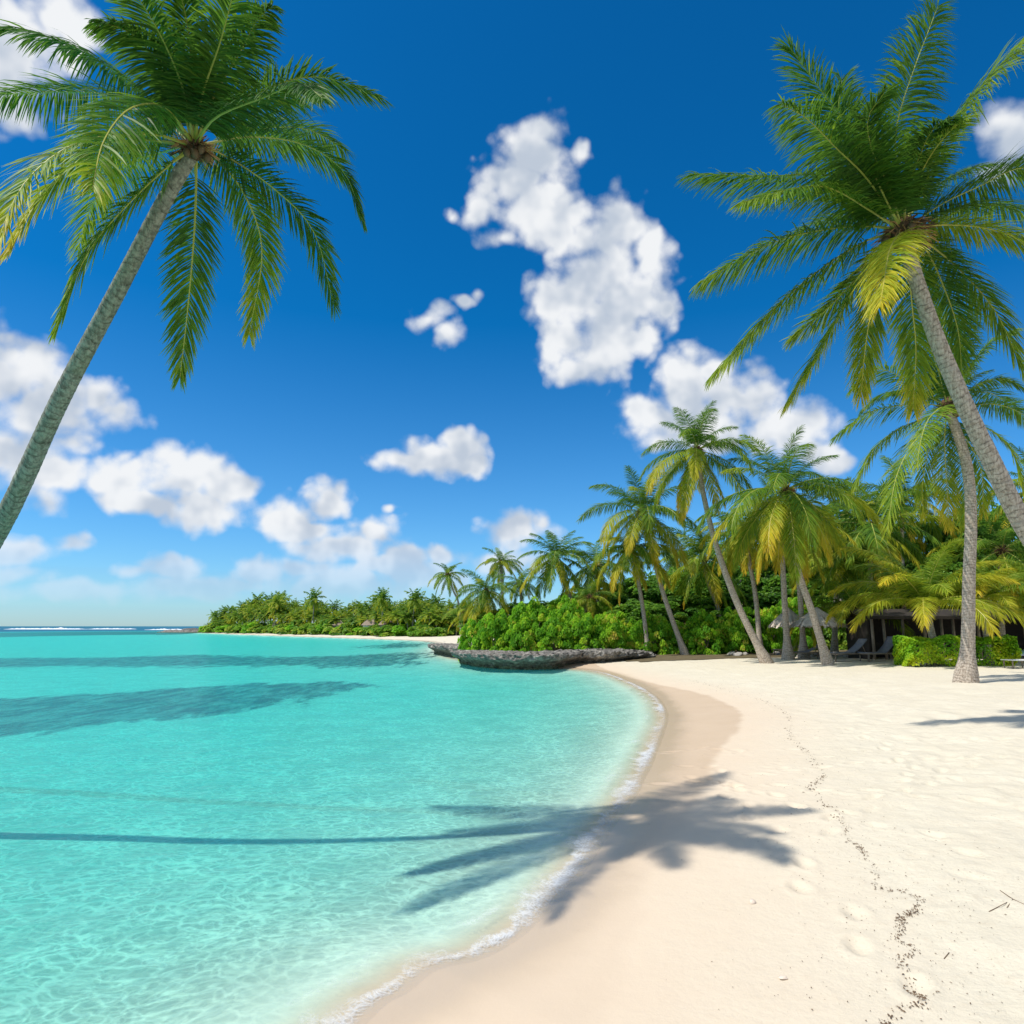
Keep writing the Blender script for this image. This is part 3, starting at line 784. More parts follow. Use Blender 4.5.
def hand_palm(label, base, way, crown_px, depth, fronds, seed, npair, Lk, wid, rb, rt, flare, bark, group=None, extra=6, hub_s=1.0, Rm=2.6, gold=0.2, ribr=0.03):
    """a palm whose fronds follow the ones seen in the photograph; every frond has its own depth"""
    r = random.Random(seed); crown = W(*crown_px, depth)
    root = tag(bpy.data.objects.new('coconut_palm', None), label, 'palm tree', group); COL.objects.link(root); root.location = base
    ob("trunk", trunk_mesh([base - Vector((0, 0, 0.2))] + way + [crown], rb, rt, flare, bark, 28, off=base, step=0.022), root)
    hl = crown - base
    for i, (pts, tipd, ages) in enumerate(fronds):
        n = len(pts); ctrl = [crown + Vector((0, 0, 0.05))]
        for k, (a, b) in enumerate(pts):
            ctrl.append(W(a, b, depth + tipd * ((k + 1) / n) ** 0.9))
        c = [p - base for p in catmull(ctrl, 8)]
        L = sum((c[j + 1] - c[j]).length for j in range(len(c) - 1))
        ch = (c[-1] - c[0]); side = ch.cross(Vector((0, 0, 1)))
        if side.length < 0.25 * ch.length: side = side + Vector((0.5, 0.2, 0)) * ch.length
        side.normalize()
        me = frond_mesh(c, side, npair, 4, max(0.5, Lk * (0.45 + 0.55 * L / (Rm * 1.15))), wid, r.uniform(0.55, 1.0), ages[0], ages[1], r.uniform(-.25, .25), r.uniform(-.7, .7), t0=0.13, rib=ribr, seed=seed * 50 + i, ragged=0.25)
        ob("frond", me, root)
    for i in range(extra):   # short young fronds in the heart of the crown
        k = r.choice([0, 0, 1, 1, 2]); me = r.choice(LIB_HI[(k, 'green')])
        ob("frond", me, root, hl + Vector((0, 0, 0.1)), (r.uniform(-.1, .1), r.uniform(-.1, .1), i * 2.4 + r.uniform(-.3, .3)), Rm * r.uniform(0.5, 0.75))
    crown_bits(root, hl, hub_s, seed, 6, nutbrown=True)
    return root

# ---- the palm leaning in from the left
DA = 7.7
A_fr = [
 ([(210,122),(273,86),(322,77),(378,96)], -0.2, (.10,.22)),
 ([(215,118),(262,98),(300,84),(322,98)], -1.2, (.08,.20)),
 ([(250,137),(305,145),(344,172),(362,219)], 0.6, (.10,.22)),
 ([(222,154),(273,188),(314,232),(334,306)], 0.9, (.10,.26)),
 ([(211,156),(242,190),(262,250),(249,334)], 1.0, (.14,.62)),
 ([(196,180),(194,234),(188,305),(180,377)], 0.7, (.12,.42)),
 ([(168,166),(129,203),(88,252),(58,326)], -0.3, (.14,.45)),
 ([(150,134),(80,142),(24,184),(-10,262)], -1.1, (.16,.92)),
 ([(140,140),(90,150),(40,200),(10,250)], -0.4, (.14,.75)),
 ([(166,108),(131,108),(104,140),(92,190)], -1.6, (.06,.60)),
 ([(160,118),(117,96),(51,92),(-22,97)], 0.3, (.10,.20)),
 ([(156,104),(98,60),(39,34),(-14,26)], -0.5, (.08,.18)),
 ([(178,100),(150,52),(125,30),(96,22)], -1.0, (.08,.20)),
 ([(184,92),(163,40),(140,0),(118,-34)], -1.3, (.08,.20)),
 ([(191,92),(190,46),(184,8),(174,-34)], -0.9, (.10,.22)),
 ([(202,96),(219,46),(232,-2),(240,-40)], -1.2, (.08,.20)),
 ([(212,100),(238,56),(256,22),(272,6)], -0.8, (.08,.18)),
 ([(225,140),(268,128),(310,130),(345,150)], 1.4, (.06,.16)),
 ([(170,150),(120,170),(92,205),(78,250)], 1.6, (.10,.35)),
]
baseA = Vector((ISLET[0], ISLET[1], gz(*ISLET)))
pA = [W(-112, 700, 11.4), W(-45, 600, 10.6), W(6, 516, 9.85), W(60, 400, 9.1), W(118, 290, 8.45), W(165, 200, 7.95)]
hand_palm("tall lichen-grey coconut palm leaning in over the lagoon at the picture's left edge", baseA, pA, (194, 150), DA, [(a_, b_ * 1.55, c_) for a_, b_, c_ in A_fr], 3, 165, 0.56, 0.022, 0.20, 0.088, 0.10, m_bark_g, Rm=2.4, extra=2, hub_s=0.45, ribr=0.020)

# ---- the big palm leaning in from the right
DB = 13.6
B_fr = [
 ([(856,184),(812,174),(770,176),(694,174)], -0.9, (.14,.26)),
 ([(866,208),(830,188),(795,188),(744,202)], -1.6, (.22,.40)),
 ([(884,196),(858,140),(822,92),(790,48)], -2.2, (.14,.26)),
 ([(868,180),(836,148),(806,118),(780,104)], -2.8, (.10,.20)),
 ([(898,180),(896,130),(910,80),(938,6)], -1.6, (.16,.28)),
 ([(920,190),(948,130),(985,82),(1032,32)], -1.4, (.18,.34)),
 ([(940,205),(980,186),(1020,168),(1066,172)], -0.4, (.10,.22)),
 ([(940,225),(985,228),(1022,242),(1052,282)], -0.9, (.34,.66)),
 ([(930,245),(962,272),(996,312),(1022,368)], 1.2, (.16,.50)),
 ([(896,238),(889,252),(885,276),(880,306)], -2.9, (.44,.68)),
 ([(870,226),(822,230),(770,244),(700,283)], 0.2, (.16,.38)),
 ([(868,240),(822,268),(770,312),(714,374)], 0.8, (.20,.50)),
 ([(878,256),(852,292),(826,340),(789,402)], 0.9, (.24,.60)),
 ([(886,262),(872,308),(865,350),(861,396)], 1.6, (.20,.62)),
 ([(908,262),(912,305),(916,350),(913,408)], 2.0, (.18,.70)),
 ([(880,252),(858,276),(826,310),(792,338)], 1.8, (.16,.40)),
 ([(890,190),(872,150),(868,118),(885,92)], -2.4, (.08,.18)),
 ([(908,190),(922,150),(934,128),(950,118)], -2.2, (.08,.18)),
 ([(880,200),(850,166),(838,120),(842,80)], -1.2, (.10,.20)),
 ([(925,248),(945,290),(958,330),(962,372)], 1.8, (.14,.40)),
 ([(935,215),(975,205),(1015,208),(1050,222)], 1.0, (.10,.24)),
]
pB0 = W(1330, 812, 13.9); baseB = Vector((pB0.x, pB0.y, gz(pB0.x, pB0.y)))
pB = [W(1225, 716, 13.8), W(1130, 630, 13.75), W(1044, 556, 13.7), W(986, 450, 13.65), W(942, 352, 13.6), W(918, 285, 13.6)]
hand_palm("large coconut palm leaning in from the right, one golden frond at its heart", baseB, pB, (903, 234), DB, B_fr, 5, 180, 1.06, 0.031, 0.25, 0.14, 0.14, m_bark, Rm=4.1, extra=3, hub_s=0.95, ribr=0.030)

# ---- the straight palm with a swollen foot
baseC = G(965, 683); DC = baseC.y
C_fr = [
 ([(918,390),(896,374),(872,370),(851,390)], -0.6, (.14,.30)),
 ([(925,404),(890,407),(862,416),(834,438)], -0.2, (.16,.34)),
 ([(925,418),(896,430),(872,452),(855,486)], 0.6, (.16,.50)),
 ([(932,424),(912,445),(896,478),(887,530)], -1.0, (.24,.55)),
 ([(940,408),(928,420),(921,440),(917,466)], -3.2, (.26,.44)),
 ([(945,430),(945,455),(947,488),(949,526)], 1.0, (.22,.78)),
 ([(962,395),(982,383),(1004,379),(1028,390)], -1.2, (.16,.34)),
 ([(970,406),(992,404),(1015,410),(1040,426)], 0.5, (.14,.28)),
 ([(964,418),(990,430),(1012,452),(1023,492)], -1.2, (.22,.50)),
 ([(958,428),(972,448),(982,474),(983,512)], 0.6, (.20,.60)),
 ([(952,385),(958,355),(964,330),(972,310)], -1.8, (.14,.26)),
 ([(958,385),(975,360),(990,342),(1014,330)], -1.6, (.12,.24)),
 ([(942,385),(934,358),(926,340),(914,326)], -1.6, (.12,.24)),
 ([(935,430),(926,462),(922,490),(924,515)], 1.8, (.16,.60)),
 ([(955,432),(962,470),(965,500),(964,530)], 2.2, (.16,.5)),
 ([(930,395),(905,390),(880,395),(862,410)], 2.0, (.08,.2)),
 ([(965,395),(985,392),(1000,398),(1018,412)], 2.4, (.08,.2)),
 ([(946,380),(940,350),(944,322),(950,300)], 0.8, (.08,.2)),
]
pC = [W(968, 640, DC), W(969, 580, DC), W(971, 520, DC), W(968, 470, DC), W(958, 435, DC)]
hand_palm("palm with pale straight trunk and swollen foot on open sand before the hedge", baseC, pC, (948, 409), DC, C_fr, 8, 115, 0.98, 0.036, 0.235, 0.165, 0.19, m_bark, Rm=3.8, extra=6, hub_s=0.9, ribr=0.03)

# ---- palms at the edge of the sand and in the wood
def P(label, bpx, cpx, way_px, Rpx, seed, ddepth=0.0, depth=None, **k):
    b = G(*bpx) if depth is None else None
    if b is None:
        q = W(bpx[0], 626, depth); b = Vector((q.x, q.y, gz(q.x, q.y)))
    D = b.y; c = W(*cpx, D + ddepth)
    n = len(way_px) + 1
    way = [W(a, bb, D + ddepth * (i + 1) / n) for i, (a, bb) in enumerate(way_px)]
    return palm(label, b, way, c, Rpx / F * D, seed, **k)
P("leaning palm with broad drooping gold-tipped crown in front of the thatched parasols", (829,665), (786,492), [(812,612),(797,565)], 84, 11, lib=LIB_HI, nf=30, gold=0.42, rb=0.20, rt=0.14, flare=0.12, emin=7.4)
P("tallest palm at the sand's edge, its long thin trunk bowed to the left", (768,663), (697,452), [(738,605),(716,545),(703,492)], 68, 12, lib=LIB_HI, nf=26, gold=0.30, rb=0.22, rt=0.13, flare=0.16)
P("slender leaning palm rooted at the right end of the rock ledge", (686,655), (642,512), [(666,602),(654,560)], 60, 13, lib=LIB_HI, nf=26, gold=0.32, rb=0.20, rt=0.13, flare=0.12)
P("palm with orange dying fronds just behind the slender leaning palm", (648,646), (632,548), [(643,610),(638,580)], 50, 14, depth=50, nf=22, gold=0.6, rb=0.17, rt=0.13, emax=2)
P("round-headed palm in the gap between the slender palm and the tallest trunk", (724,646), (703,560), [(718,610),(709,585)], 52, 15, depth=56, nf=26, gold=0.28)
P("short bright yellow young palm on the sand edge between two leaning trunks", (703,651), (701,632), [], 30, 16, lib=LIB_Y, nf=14, gold=0.9, rb=0.10, rt=0.09, flare=0.03, emin=5, name='young_palm', nuts=0, hub_s=0.4)
P("thin-trunked palm with golden fronds directly right of the tallest palm's trunk", (759,648), (744,528), [(756,600),(750,565)], 56, 17, depth=46, nf=24, gold=0.7, rb=0.18, rt=0.13, emax=1)
P("upright palm whose pale trunk stands just left of the smaller parasol", (786,650), (780,520), [(785,610),(783,570)], 50, 18, depth=42, nf=20, gold=0.3, rb=0.20, rt=0.14, flare=0.2)
P("upright palm whose trunk rises between the two thatched parasols", (802,650), (796,530), [(801,610),(798,570)], 50, 19, depth=43, nf=20, gold=0.5, rb=0.18, rt=0.13, flare=0.2)
P("spiky dark green palm standing above the shrub mound", (583,640), (556,558), [(573,605),(563,580)], 44, 20, depth=60, nf=26, gold=0.35)
P("low wide palm with yellow lower fronds at the left end of the shrub mound", (492,640), (486,592), [(489,620)], 38, 21, depth=62, nf=24, gold=0.6, emax=1)
P("small round palm showing above the low yellow-fronded palm", (504,640), (501,563), [(503,610)], 24, 22, depth=78, nf=22, gold=0.2)
P("lone thin palm leaning left against the sky at the far end of the peninsula wood", (462,640), (448,575), [(459,606),(453,590)], 21, 23, depth=85, nf=22, gold=0.15, rb=0.15, rt=0.11)
P("small palm tucked between the low yellow palm and the spiky dark palm", (524,640), (520,584), [(522,610)], 24, 24, depth=66, nf=20, gold=0.3)
P("palm standing close behind the left end of the shrub mound", (470,640), (466,612), [], 24, 25, depth=75, nf=18, gold=0.4)
P("palm with hanging fronds rising behind the shrub mound beside the orange-fronded palm", (600,640), (596,566), [(598,600)], 42, 26, depth=62, nf=22, gold=0.35)
P("dim palm behind the shrub mound's right end", (578,640), (590,598), [(584,615)], 32, 27, depth=57, nf=20, gold=0.35)
P("dark palm with a drooping crown filling the space above the yellow young palms", (868,640), (872,528), [(870,590)], 74, 28, depth=44, nf=26, gold=0.2, rb=0.2, rt=0.15)
P("tall palm rising from the wood between the broad drooping palm and the swollen-footed palm", (842,640), (846,515), [(842,600),(843,560)], 54, 29, depth=56, nf=26, gold=0.25)
P("wood-edge palm rising behind the tops of the yellow young palms", (905,640), (902,500), [(903,590)], 62, 30, depth=58, nf=26, gold=0.3)
P("palm deep in the wood right of the swollen-footed trunk", (1000,640), (1002,552), [(1000,600)], 58, 31, depth=40, nf=24, gold=0.3)
P("tall palm at the wood's right end behind the big leaning trunk", (1040,640), (1042,488), [(1040,600)], 66, 32, depth=52, nf=24, gold=0.3)
P("palm whose crown shows above the broad drooping palm's right shoulder", (820,640), (822,546), [(820,600)], 50, 33, depth=62, nf=24, gold=0.2)
P("palm hidden in the wood behind the thin-trunked golden palm", (745,640), (738,540), [(742,590)], 44, 34, depth=66, nf=24, gold=0.2)
P("far palm peeping over the wood behind the round-headed palm", (672,640), (676,556), [(674,600)], 40, 35, depth=70, nf=22, gold=0.25)
P("dark leaning palm of the wood behind the parasols", (832,640), (842,560), [(836,600)], 56, 36, depth=47, nf=22, gold=0.35)
P("young arching palm with dark green fronds left of the hedge", (866,657), (856,614), [(862,636)], 66, 37, lib=LIB_Y, nf=18, gold=0.35, rb=0.16, rt=0.15, flare=0.05, emin=4, name='young_palm', nuts=0, hub_s=0.9)
P("young palm with brilliant yellow arching fronds right behind the hedge", (936,656), (926,608), [(932,635)], 86, 38, depth=35.0, lib=LIB_Y, nf=24, gold=0.75, rb=0.18, rt=0.17, flare=0.05, emin=3.5, name='young_palm', nuts=0, hub_s=0.9)
P("young palm with yellow-green fronds behind the hedge's right end", (986,652), (984,604), [(985,626)], 62, 39, depth=36, lib=LIB_Y, nf=20, gold=0.6, rb=0.15, rt=0.14, flare=0.05, emin=3.6, name='young_palm', nuts=0, hub_s=0.8)
P("young palm at the right-hand end of the row behind the hedge", (1052,650), (1052,600), [(1052,626)], 66, 40, depth=36.5, lib=LIB_Y, nf=20, gold=0.4, rb=0.15, rt=0.14, flare=0.05, emin=3.8, name='young_palm', nuts=0, hub_s=0.8)

# ------------------------------------------------------------------ leafy shrubs and trees
def leaf_cloud(name, n, rad, leaf, m, seed, nclump=40, flat=0.0, clump=0.32, curl=0.25, age=(0.1, 0.7)):
    """leaf clumps spread over a lumpy dome (unit radii rad), many small bent leaves"""
    r = np.random.default_rng(seed)
    a = r.uniform(0, 2 * np.pi, nclump); u = r.uniform(-0.12, 1, nclump) if flat == 0 else r.uniform(-0.7, 1, nclump)
    rr = r.uniform(0.45, 1.0, nclump) ** 0.5
    cc = np.stack([np.cos(a) * np.sqrt(1 - u * u), np.sin(a) * np.sqrt(1 - u * u), u], 1) * rr[:, None]
    cs = clump * r.uniform(0.6, 1.25, nclump); cage = r.uniform(*age, nclump)
    ci = r.integers(0, nclump, n)
    d = r.normal(0, 1, (n, 3)); d /= np.linalg.norm(d, axis=1)[:, None]
    d[:, 2] = np.abs(d[:, 2]) * 0.9 - 0.25
    pos = (cc[ci] + d * (cs[ci] * r.uniform(0.45, 1, n) ** 0.4)[:, None]) * np.array(rad)
    nrm = d * 0.8 + cc[ci] * 0.3 + r.normal(0, 0.45, (n, 3)) + np.array([0, 0, 0.9]); nrm /= np.linalg.norm(nrm, axis=1)[:, None]
    x = np.cross(nrm, r.normal(0, 1, (n, 3))); x /= np.linalg.norm(x, axis=1)[:, None]; y = np.cross(nrm, x)
    L = (leaf * r.uniform(0.6, 1.3, n))[:, None]
    V = np.stack([pos - x * L * 0.5, pos + y * L * 0.36 + nrm * L * curl * 0.5, pos + x * L * 0.5 - nrm * L * curl, pos - y * L * 0.36 + nrm * L * curl * 0.5], 1).reshape(-1, 3)
    V[:, 2] = np.maximum(V[:, 2], -0.05)
    Fq = np.arange(n * 4).reshape(n, 4)
    ag = np.repeat(np.clip(cage[ci] + r.normal(0, 0.12, n), 0, 1), 4)
    return mesh_np(name, V, Fq, m, attrs={'age': ag}, smooth=False)
BUSH = [leaf_cloud("foliage", 14000, (2.0, 1.8, 1.7), 0.15, m_bush, 40 + i, 160, clump=0.17, age=(0.0, 0.85)) for i in range(4)]
BUSH_D = [leaf_cloud("foliage", 7500, (2.0, 1.8, 1.7), 0.20, m_tree, 50 + i, 110, clump=0.2, age=(0.5, 1.0)) for i in range(2)]
TREEC = [leaf_cloud("crown", 11000, (3.3, 3.0, 3.4), 0.30, m_tree, 60 + i, 130, flat=1, clump=0.20) for i in range(3)]
def stem_mesh(seed, h, n=7, spread=0.9, r0=0.05):
    r = random.Random(seed); mb = MB()
    for i in range(n):
        a = r.uniform(0, 6.28); q = Vector((math.cos(a), math.sin(a), 0)) * r.uniform(0.3, 1) * spread
        mb.tube([Vector((0, 0, -0.1)) + q * 0.08, q * 0.4 + Vector((0, 0, h * 0.45)), q + Vector((0, 0, h))], [r0, r0 * 0.7, r0 * 0.3], 6)
    return mb.mesh("stems", m_wood)
STEM = stem_mesh(1, 1.2); 
def bush(label, px, depth, wpx, toppx, seed, lib=BUSH, group=None, name='shrub', cat='shrub', ysc=1.0):
    r = random.Random(seed); q = W(px, 626, depth); b = Vector((q.x, q.y, gz(q.x, q.y)))
    top = W(px, toppx, depth).z; h = top - b.z; wd = wpx / 2 / F * depth
    root = tag(bpy.data.objects.new(name, None), label, cat, group); COL.objects.link(root); root.location = b
    a = r.uniform(0, 6.28)
    ob("foliage", r.choice(lib), root, (0, 0, 0), (0, 0, a), (wd / 2.15, wd / 2.15 * ysc, h / 1.95))
    ob("stems", STEM, root, (0, 0, 0), (0, 0, a), (wd / 2, wd / 2, h / 2.2))
    return root
bs = [ # label, px, depth, width px, top y
 ("bright green shrub at the mound's left tip, overhanging the lone rock", 470, 50, 46, 613),
 ("bright green shrub filling the front of the mound above the ledge's undercut", 497, 47, 52, 606),
 ("tall light green shrub at the mound's summit", 530, 51, 66, 590),
 ("rounded green shrub in the mound's middle front, right over the ledge", 524, 46, 48, 612),
 ("leafy shrub on the front of the mound below its summit", 553, 46, 52, 608),
 ("high green shrub on the mound's right shoulder", 566, 51, 62, 592),
 ("glossy shrub on the mound's right front beside the fading one", 584, 46, 48, 610),
 ("shrub with some yellowing leaves near the mound's right end", 606, 47, 46, 608),
 ("broad shrub behind the yellowing one at the mound's right end", 616, 52, 60, 606),
 ("low shrub beside the row of pale stones at the right end of the mound", 632, 48, 40, 616),
 ("dense shrub at the foot of the orange-fronded palm", 652, 50, 48, 606),
 ("green shrub low between the slender palm's trunk and the young yellow palm", 676, 50, 44, 618),
]
for i, (lb, px, dp, wp, tp) in enumerate(bs): bush(lb, px + (8 if i == 0 else 0), dp + (3.2 if px < 640 else 1), wp, tp, 200 + i, group="shrubs of the mound above the rock ledge")
bs2 = [
 ("shrub behind the short young yellow palm", 704, 50, 54, 606, BUSH),
 ("shrub between the tallest trunk and the thin golden palm's trunk", 738, 50, 54, 600, BUSH),
 ("leafy shrub right of the thin golden palm's trunk", 768, 51, 52, 600, BUSH),
 ("tall green shrub behind the smaller thatched parasol", 792, 55, 60, 590, BUSH),
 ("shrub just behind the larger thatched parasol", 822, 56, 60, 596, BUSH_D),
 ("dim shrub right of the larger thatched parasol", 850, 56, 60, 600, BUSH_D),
]
for i, (lb, px, dp, wp, tp, l_) in enumerate(bs2): bush(lb, px, dp, wp, tp, 230 + i, l_, group="shrubs along the wood's edge")

def trunk_simple(h, seed):
    r = random.Random(seed); mb = MB()
    mb.tube([Vector((0, 0, -0.3)), Vector((0.1, 0, h * 0.3)), Vector((-0.15, 0.1, h * 0.65))], [0.24, 0.18, 0.12], 9)
    for i in range(7):
        a = r.uniform(0, 6.28); z0 = h * r.uniform(0.25, 0.6); e = Vector((math.cos(a) * h * 0.28, math.sin(a) * h * 0.28, z0 + h * r.uniform(0.15, 0.3)))
        mb.tube([Vector((0, 0, z0)), Vector((e.x * 0.5, e.y * 0.5, (z0 + e.z) / 2)), e], [0.11, 0.08, 0.03], 7)
    return mb.mesh("trunk", m_wood)
TRK = trunk_simple(8, 2)
def tree(label, px, depth, wpx, toppx, seed, group):
    r = random.Random(seed); q = W(px, 626, depth); b = Vector((q.x, q.y, gz(q.x, q.y)))
    top = W(px, toppx, depth).z - b.z; wd = wpx / 2 / F * depth
    root = tag(bpy.data.objects.new('broadleaf_tree', None), label, 'tree', group); COL.objects.link(root); root.location = b
    ob("trunk", TRK, root, (0, 0, 0), (0, 0, r.uniform(0, 6)), (1, 1, top / 9.5))
    ob("crown", r.choice(TREEC), root, (0, 0, top * 0.50), (0, 0, r.uniform(0, 6)), (wd / 3.6, wd / 3.6, top * 0.52 / 4.0))
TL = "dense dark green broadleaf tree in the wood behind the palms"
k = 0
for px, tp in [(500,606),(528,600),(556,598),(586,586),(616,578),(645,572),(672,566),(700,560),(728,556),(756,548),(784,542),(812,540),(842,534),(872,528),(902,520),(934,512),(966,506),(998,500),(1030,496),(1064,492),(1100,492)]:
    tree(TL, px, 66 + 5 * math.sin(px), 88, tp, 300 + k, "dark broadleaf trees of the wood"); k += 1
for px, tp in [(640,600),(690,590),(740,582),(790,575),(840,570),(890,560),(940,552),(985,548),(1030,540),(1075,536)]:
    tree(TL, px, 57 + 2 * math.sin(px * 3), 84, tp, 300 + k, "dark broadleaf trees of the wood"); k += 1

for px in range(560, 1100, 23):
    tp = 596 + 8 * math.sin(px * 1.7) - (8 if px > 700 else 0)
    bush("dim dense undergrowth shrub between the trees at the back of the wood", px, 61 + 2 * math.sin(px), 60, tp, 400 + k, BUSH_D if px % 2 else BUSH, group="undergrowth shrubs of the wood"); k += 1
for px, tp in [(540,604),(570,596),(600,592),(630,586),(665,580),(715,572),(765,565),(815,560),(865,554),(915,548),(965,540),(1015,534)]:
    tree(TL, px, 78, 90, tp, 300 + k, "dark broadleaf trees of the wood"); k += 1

# ---- hedge
hb = G(950, 667)
def hedge_mesh():
    r = np.random.default_rng(77); n = 13000; hx, hy, hz = 2.55, 0.8, 1.38
    u = r.uniform(-1, 1, (n, 3)); ax = r.integers(0, 5, n)
    p_ = u.copy(); p_[ax == 0, 1] = -1; p_[ax == 1, 2] = 1; p_[ax == 2, 0] = -1; p_[ax == 3, 0] = 1; p_[ax == 4, 2] = 1
    q = p_ * np.array([hx, hy, 1]); q[:, 2] = (p_[:, 2] * 0.5 + 0.5) * hz
    ln = np.sqrt((np.abs(p_[:, 0]) ** 6 + np.abs(p_[:, 1]) ** 6 + np.abs(p_[:, 2]) ** 6)) ** (1 / 3)
    q[:, :2] *= (1 - 0.16 * (np.clip(ln, 0, 1.5) - 1))[:, None]
    lump = 0.16 * vnoise(q[:, 0] + q[:, 2] * 0.7, q[:, 1] + q[:, 2], 0.45, 21) + 0.12 * vnoise(q[:, 0], q[:, 2] + q[:, 1], 0.9, 22)
    out_ = p_ / (np.linalg.norm(p_, axis=1)[:, None] + 1e-6)
    q += out_ * (lump * 2.6 - np.abs(r.normal(0, 0.09, n)))[:, None]
    nrm = out_ + r.normal(0, 0.55, (n, 3)) + np.array([0, -0.2, 0.5]); nrm /= np.linalg.norm(nrm, axis=1)[:, None]
    x = np.cross(nrm, r.normal(0, 1, (n, 3))); x /= np.linalg.norm(x, axis=1)[:, None]; y = np.cross(nrm, x)
    L = (0.15 * r.uniform(0.6, 1.3, n))[:, None]
    V = np.stack([q - x * L * .5, q + y * L * .28, q + x * L * .5 - nrm * L * .2, q - y * L * .28], 1).reshape(-1, 3); V[:, 2] = np.maximum(V[:, 2], 0)
    ag = 0.45 + 0.9 * vnoise(q[:, 0] * 1.0, q[:, 1] + q[:, 2] * 1.3, 0.8, 23) + 0.25 * (0.5 - q[:, 2] / hz) + r.normal(0, 0.12, n)
    return mesh_np("foliage", V, np.arange(n * 4).reshape(n, 4), m_hedge, attrs={'age': np.repeat(np.clip(ag, 0, 1), 4)}, smooth=False)
hr = tag(bpy.data.objects.new('hedge', None), "low clipped yellow-green hedge on the sand behind the swollen-footed palm", 'hedge'); COL.objects.link(hr); hr.location = hb + Vector((0.75, 0.8, -0.05))
ob("foliage", hedge_mesh(), hr)
stb = MB(); rr_ = random.Random(4)
for i in range(26):
    x = rr_.uniform(-2.3, 2.3); y = rr_.uniform(-.5, .5)
    stb.tube([(x, y, -0.1), (x + rr_.uniform(-.1, .1), y, 0.5), (x + rr_.uniform(-.3, .3), y + rr_.uniform(-.2, .2), 1.1)], [0.03, 0.02, 0.01], 5)
ob("stems", stb.mesh("stems", m_wood), hr)

# ------------------------------------------------------------------ rock ledges
def ledge(label, pts, widths, hs, seed, under=0.9):
    """undercut reef limestone: pts = front foot line on the water (world xy), height per point"""
    c = [Vector((p.x, p.y, h)) for p, h in zip(pts, hs)]
    c = catmull(c, 26); n = len(c)
    prof = [(0.0, -0.5), (0.05, 0.0), (0.10, 0.14), (0.0, 0.30), (-0.25, 0.42), (-0.72, 0.58), (-0.82, 0.78), (-0.74, 0.93), (-0.2, 1.0), (0.5, 1.02), (1.4, 1.0), (2.6, 0.9), (3.2, -0.5)]
    V = []; m_ = len(prof)
    # finer profile
    pf = catmull([Vector((a, b, 0)) for a, b in prof], 5); m_ = len(pf)
    org = Vector((c[0].x, c[0].y, 0))
    for i, p in enumerate(c):
        a = c[max(0, i - 1)]; b = c[min(n - 1, i + 1)]; t_ = Vector((b.x - a.x, b.y - a.y, 0)).normalized(); inn = Vector((-t_.y, t_.x, 0))
        if inn.y < 0: inn = -inn
        endf = min(1, min(i, n - 1 - i) / 4.0 + 0.45)
        for q in pf:
            off = q.x * under * endf
            w_ = Vector((p.x, p.y, 0)) + inn * off + Vector((0, 0, (q.y * p.z * (endf ** 0.5) if q.y > 0 else q.y)))
            nz_ = mnoise.fractal(w_ * 0.9 + Vector((seed, 0, 0)), 0.8, 2.1, 6) * 0.17 + mnoise.noise(w_ * 3.3 + Vector((0, seed, 0))) * 0.24 + abs(mnoise.noise(w_ * 7)) * 0.20
            w_ += (inn * -1 * nz_ + Vector((0, 0, nz_ * 0.45)))
            V.append(w_ - org)
    Fq = [(i * m_ + j, i * m_ + j + 1, (i + 1) * m_ + j + 1, (i + 1) * m_ + j) for i in range(n - 1) for j in range(m_ - 1)]
    mb = MB(); mb.add(V, Fq); mb.f.append(tuple(range(m_))); mb.m.append(0); mb.f.append(tuple(range((n - 1) * m_, n * m_))[::-1]); mb.m.append(0)
    o = ob("rock_ledge", mb.mesh("rock_ledge", m_rock), loc=org)
    return tag(o, label, 'rock ledge')
ledge("long undercut grey rock ledge below the shrub mound, running from the lagoon into the sand",
      [Z(461, 663), Z(482, 667), Z(510, 669), Z(545, 669), Z(575, 666.5), G(600, 662.5), G(625, 659.5), G(650, 657)], None, [0.85, 0.92, 0.92, 0.92, 0.95, 1.0, 0.95, 0.85], 3)
ledge("separate dark rock jutting into the lagoon beyond the long ledge's left end",
      [Z(435, 653), Z(445, 655.5), Z(458, 658), Z(475, 660)], None, [0.85, 0.95, 1.0, 1.0], 8)

def rock_mesh(seed, m, sq=(1, 1, .7)):
    mb = MB(); uvs(mb, (0, 0, 0), 0.5, 16, 11, sq=sq)
    me = mb.mesh("rock", m)
    for v in me.vertices:
        k = mnoise.fractal(v.co * 2.2 + Vector((seed * 7, 0, 0)), 0.8, 2, 5)
        v.co *= 1 + 0.45 * k
    return me
ROCKS = [rock_mesh(i, m_stone) for i in range(5)]
DROCK = [rock_mesh(i + 9, m_rock) for i in range(3)]
r = random.Random(31)
def stone(px, py, wpx, label, group, lib=ROCKS, cat='stone'):
    g = G(px, py); s = wpx / F * g.y
    o = ob("stone", r.choice(lib), None, (g.x, g.y, g.z + 0.12 * s), (r.uniform(-.3, .3), r.uniform(-.3, .3), r.uniform(0, 6)), (s, s * r.uniform(.7, 1), s * r.uniform(.6, .9)))
    return tag(o, label, cat, group)
for i in range(26):
    px = 780 + i * 4.7
    stone(px + r.uniform(-1, 1), 656.5 + r.uniform(-1.8, 1.2), r.uniform(4.5, 8), "pale rough stone of the low row edging the lounger terrace", "stones edging the lounger terrace")
for i in range(17):
    px = 604 + i * 3.2
    stone(px, 656.5 - i * 0.02 + r.uniform(-.5, .5), r.uniform(3.5, 6), "grey stone in the low row where the ledge runs out into the sand", "stones where the ledge meets the sand", DROCK + ROCKS[:2])
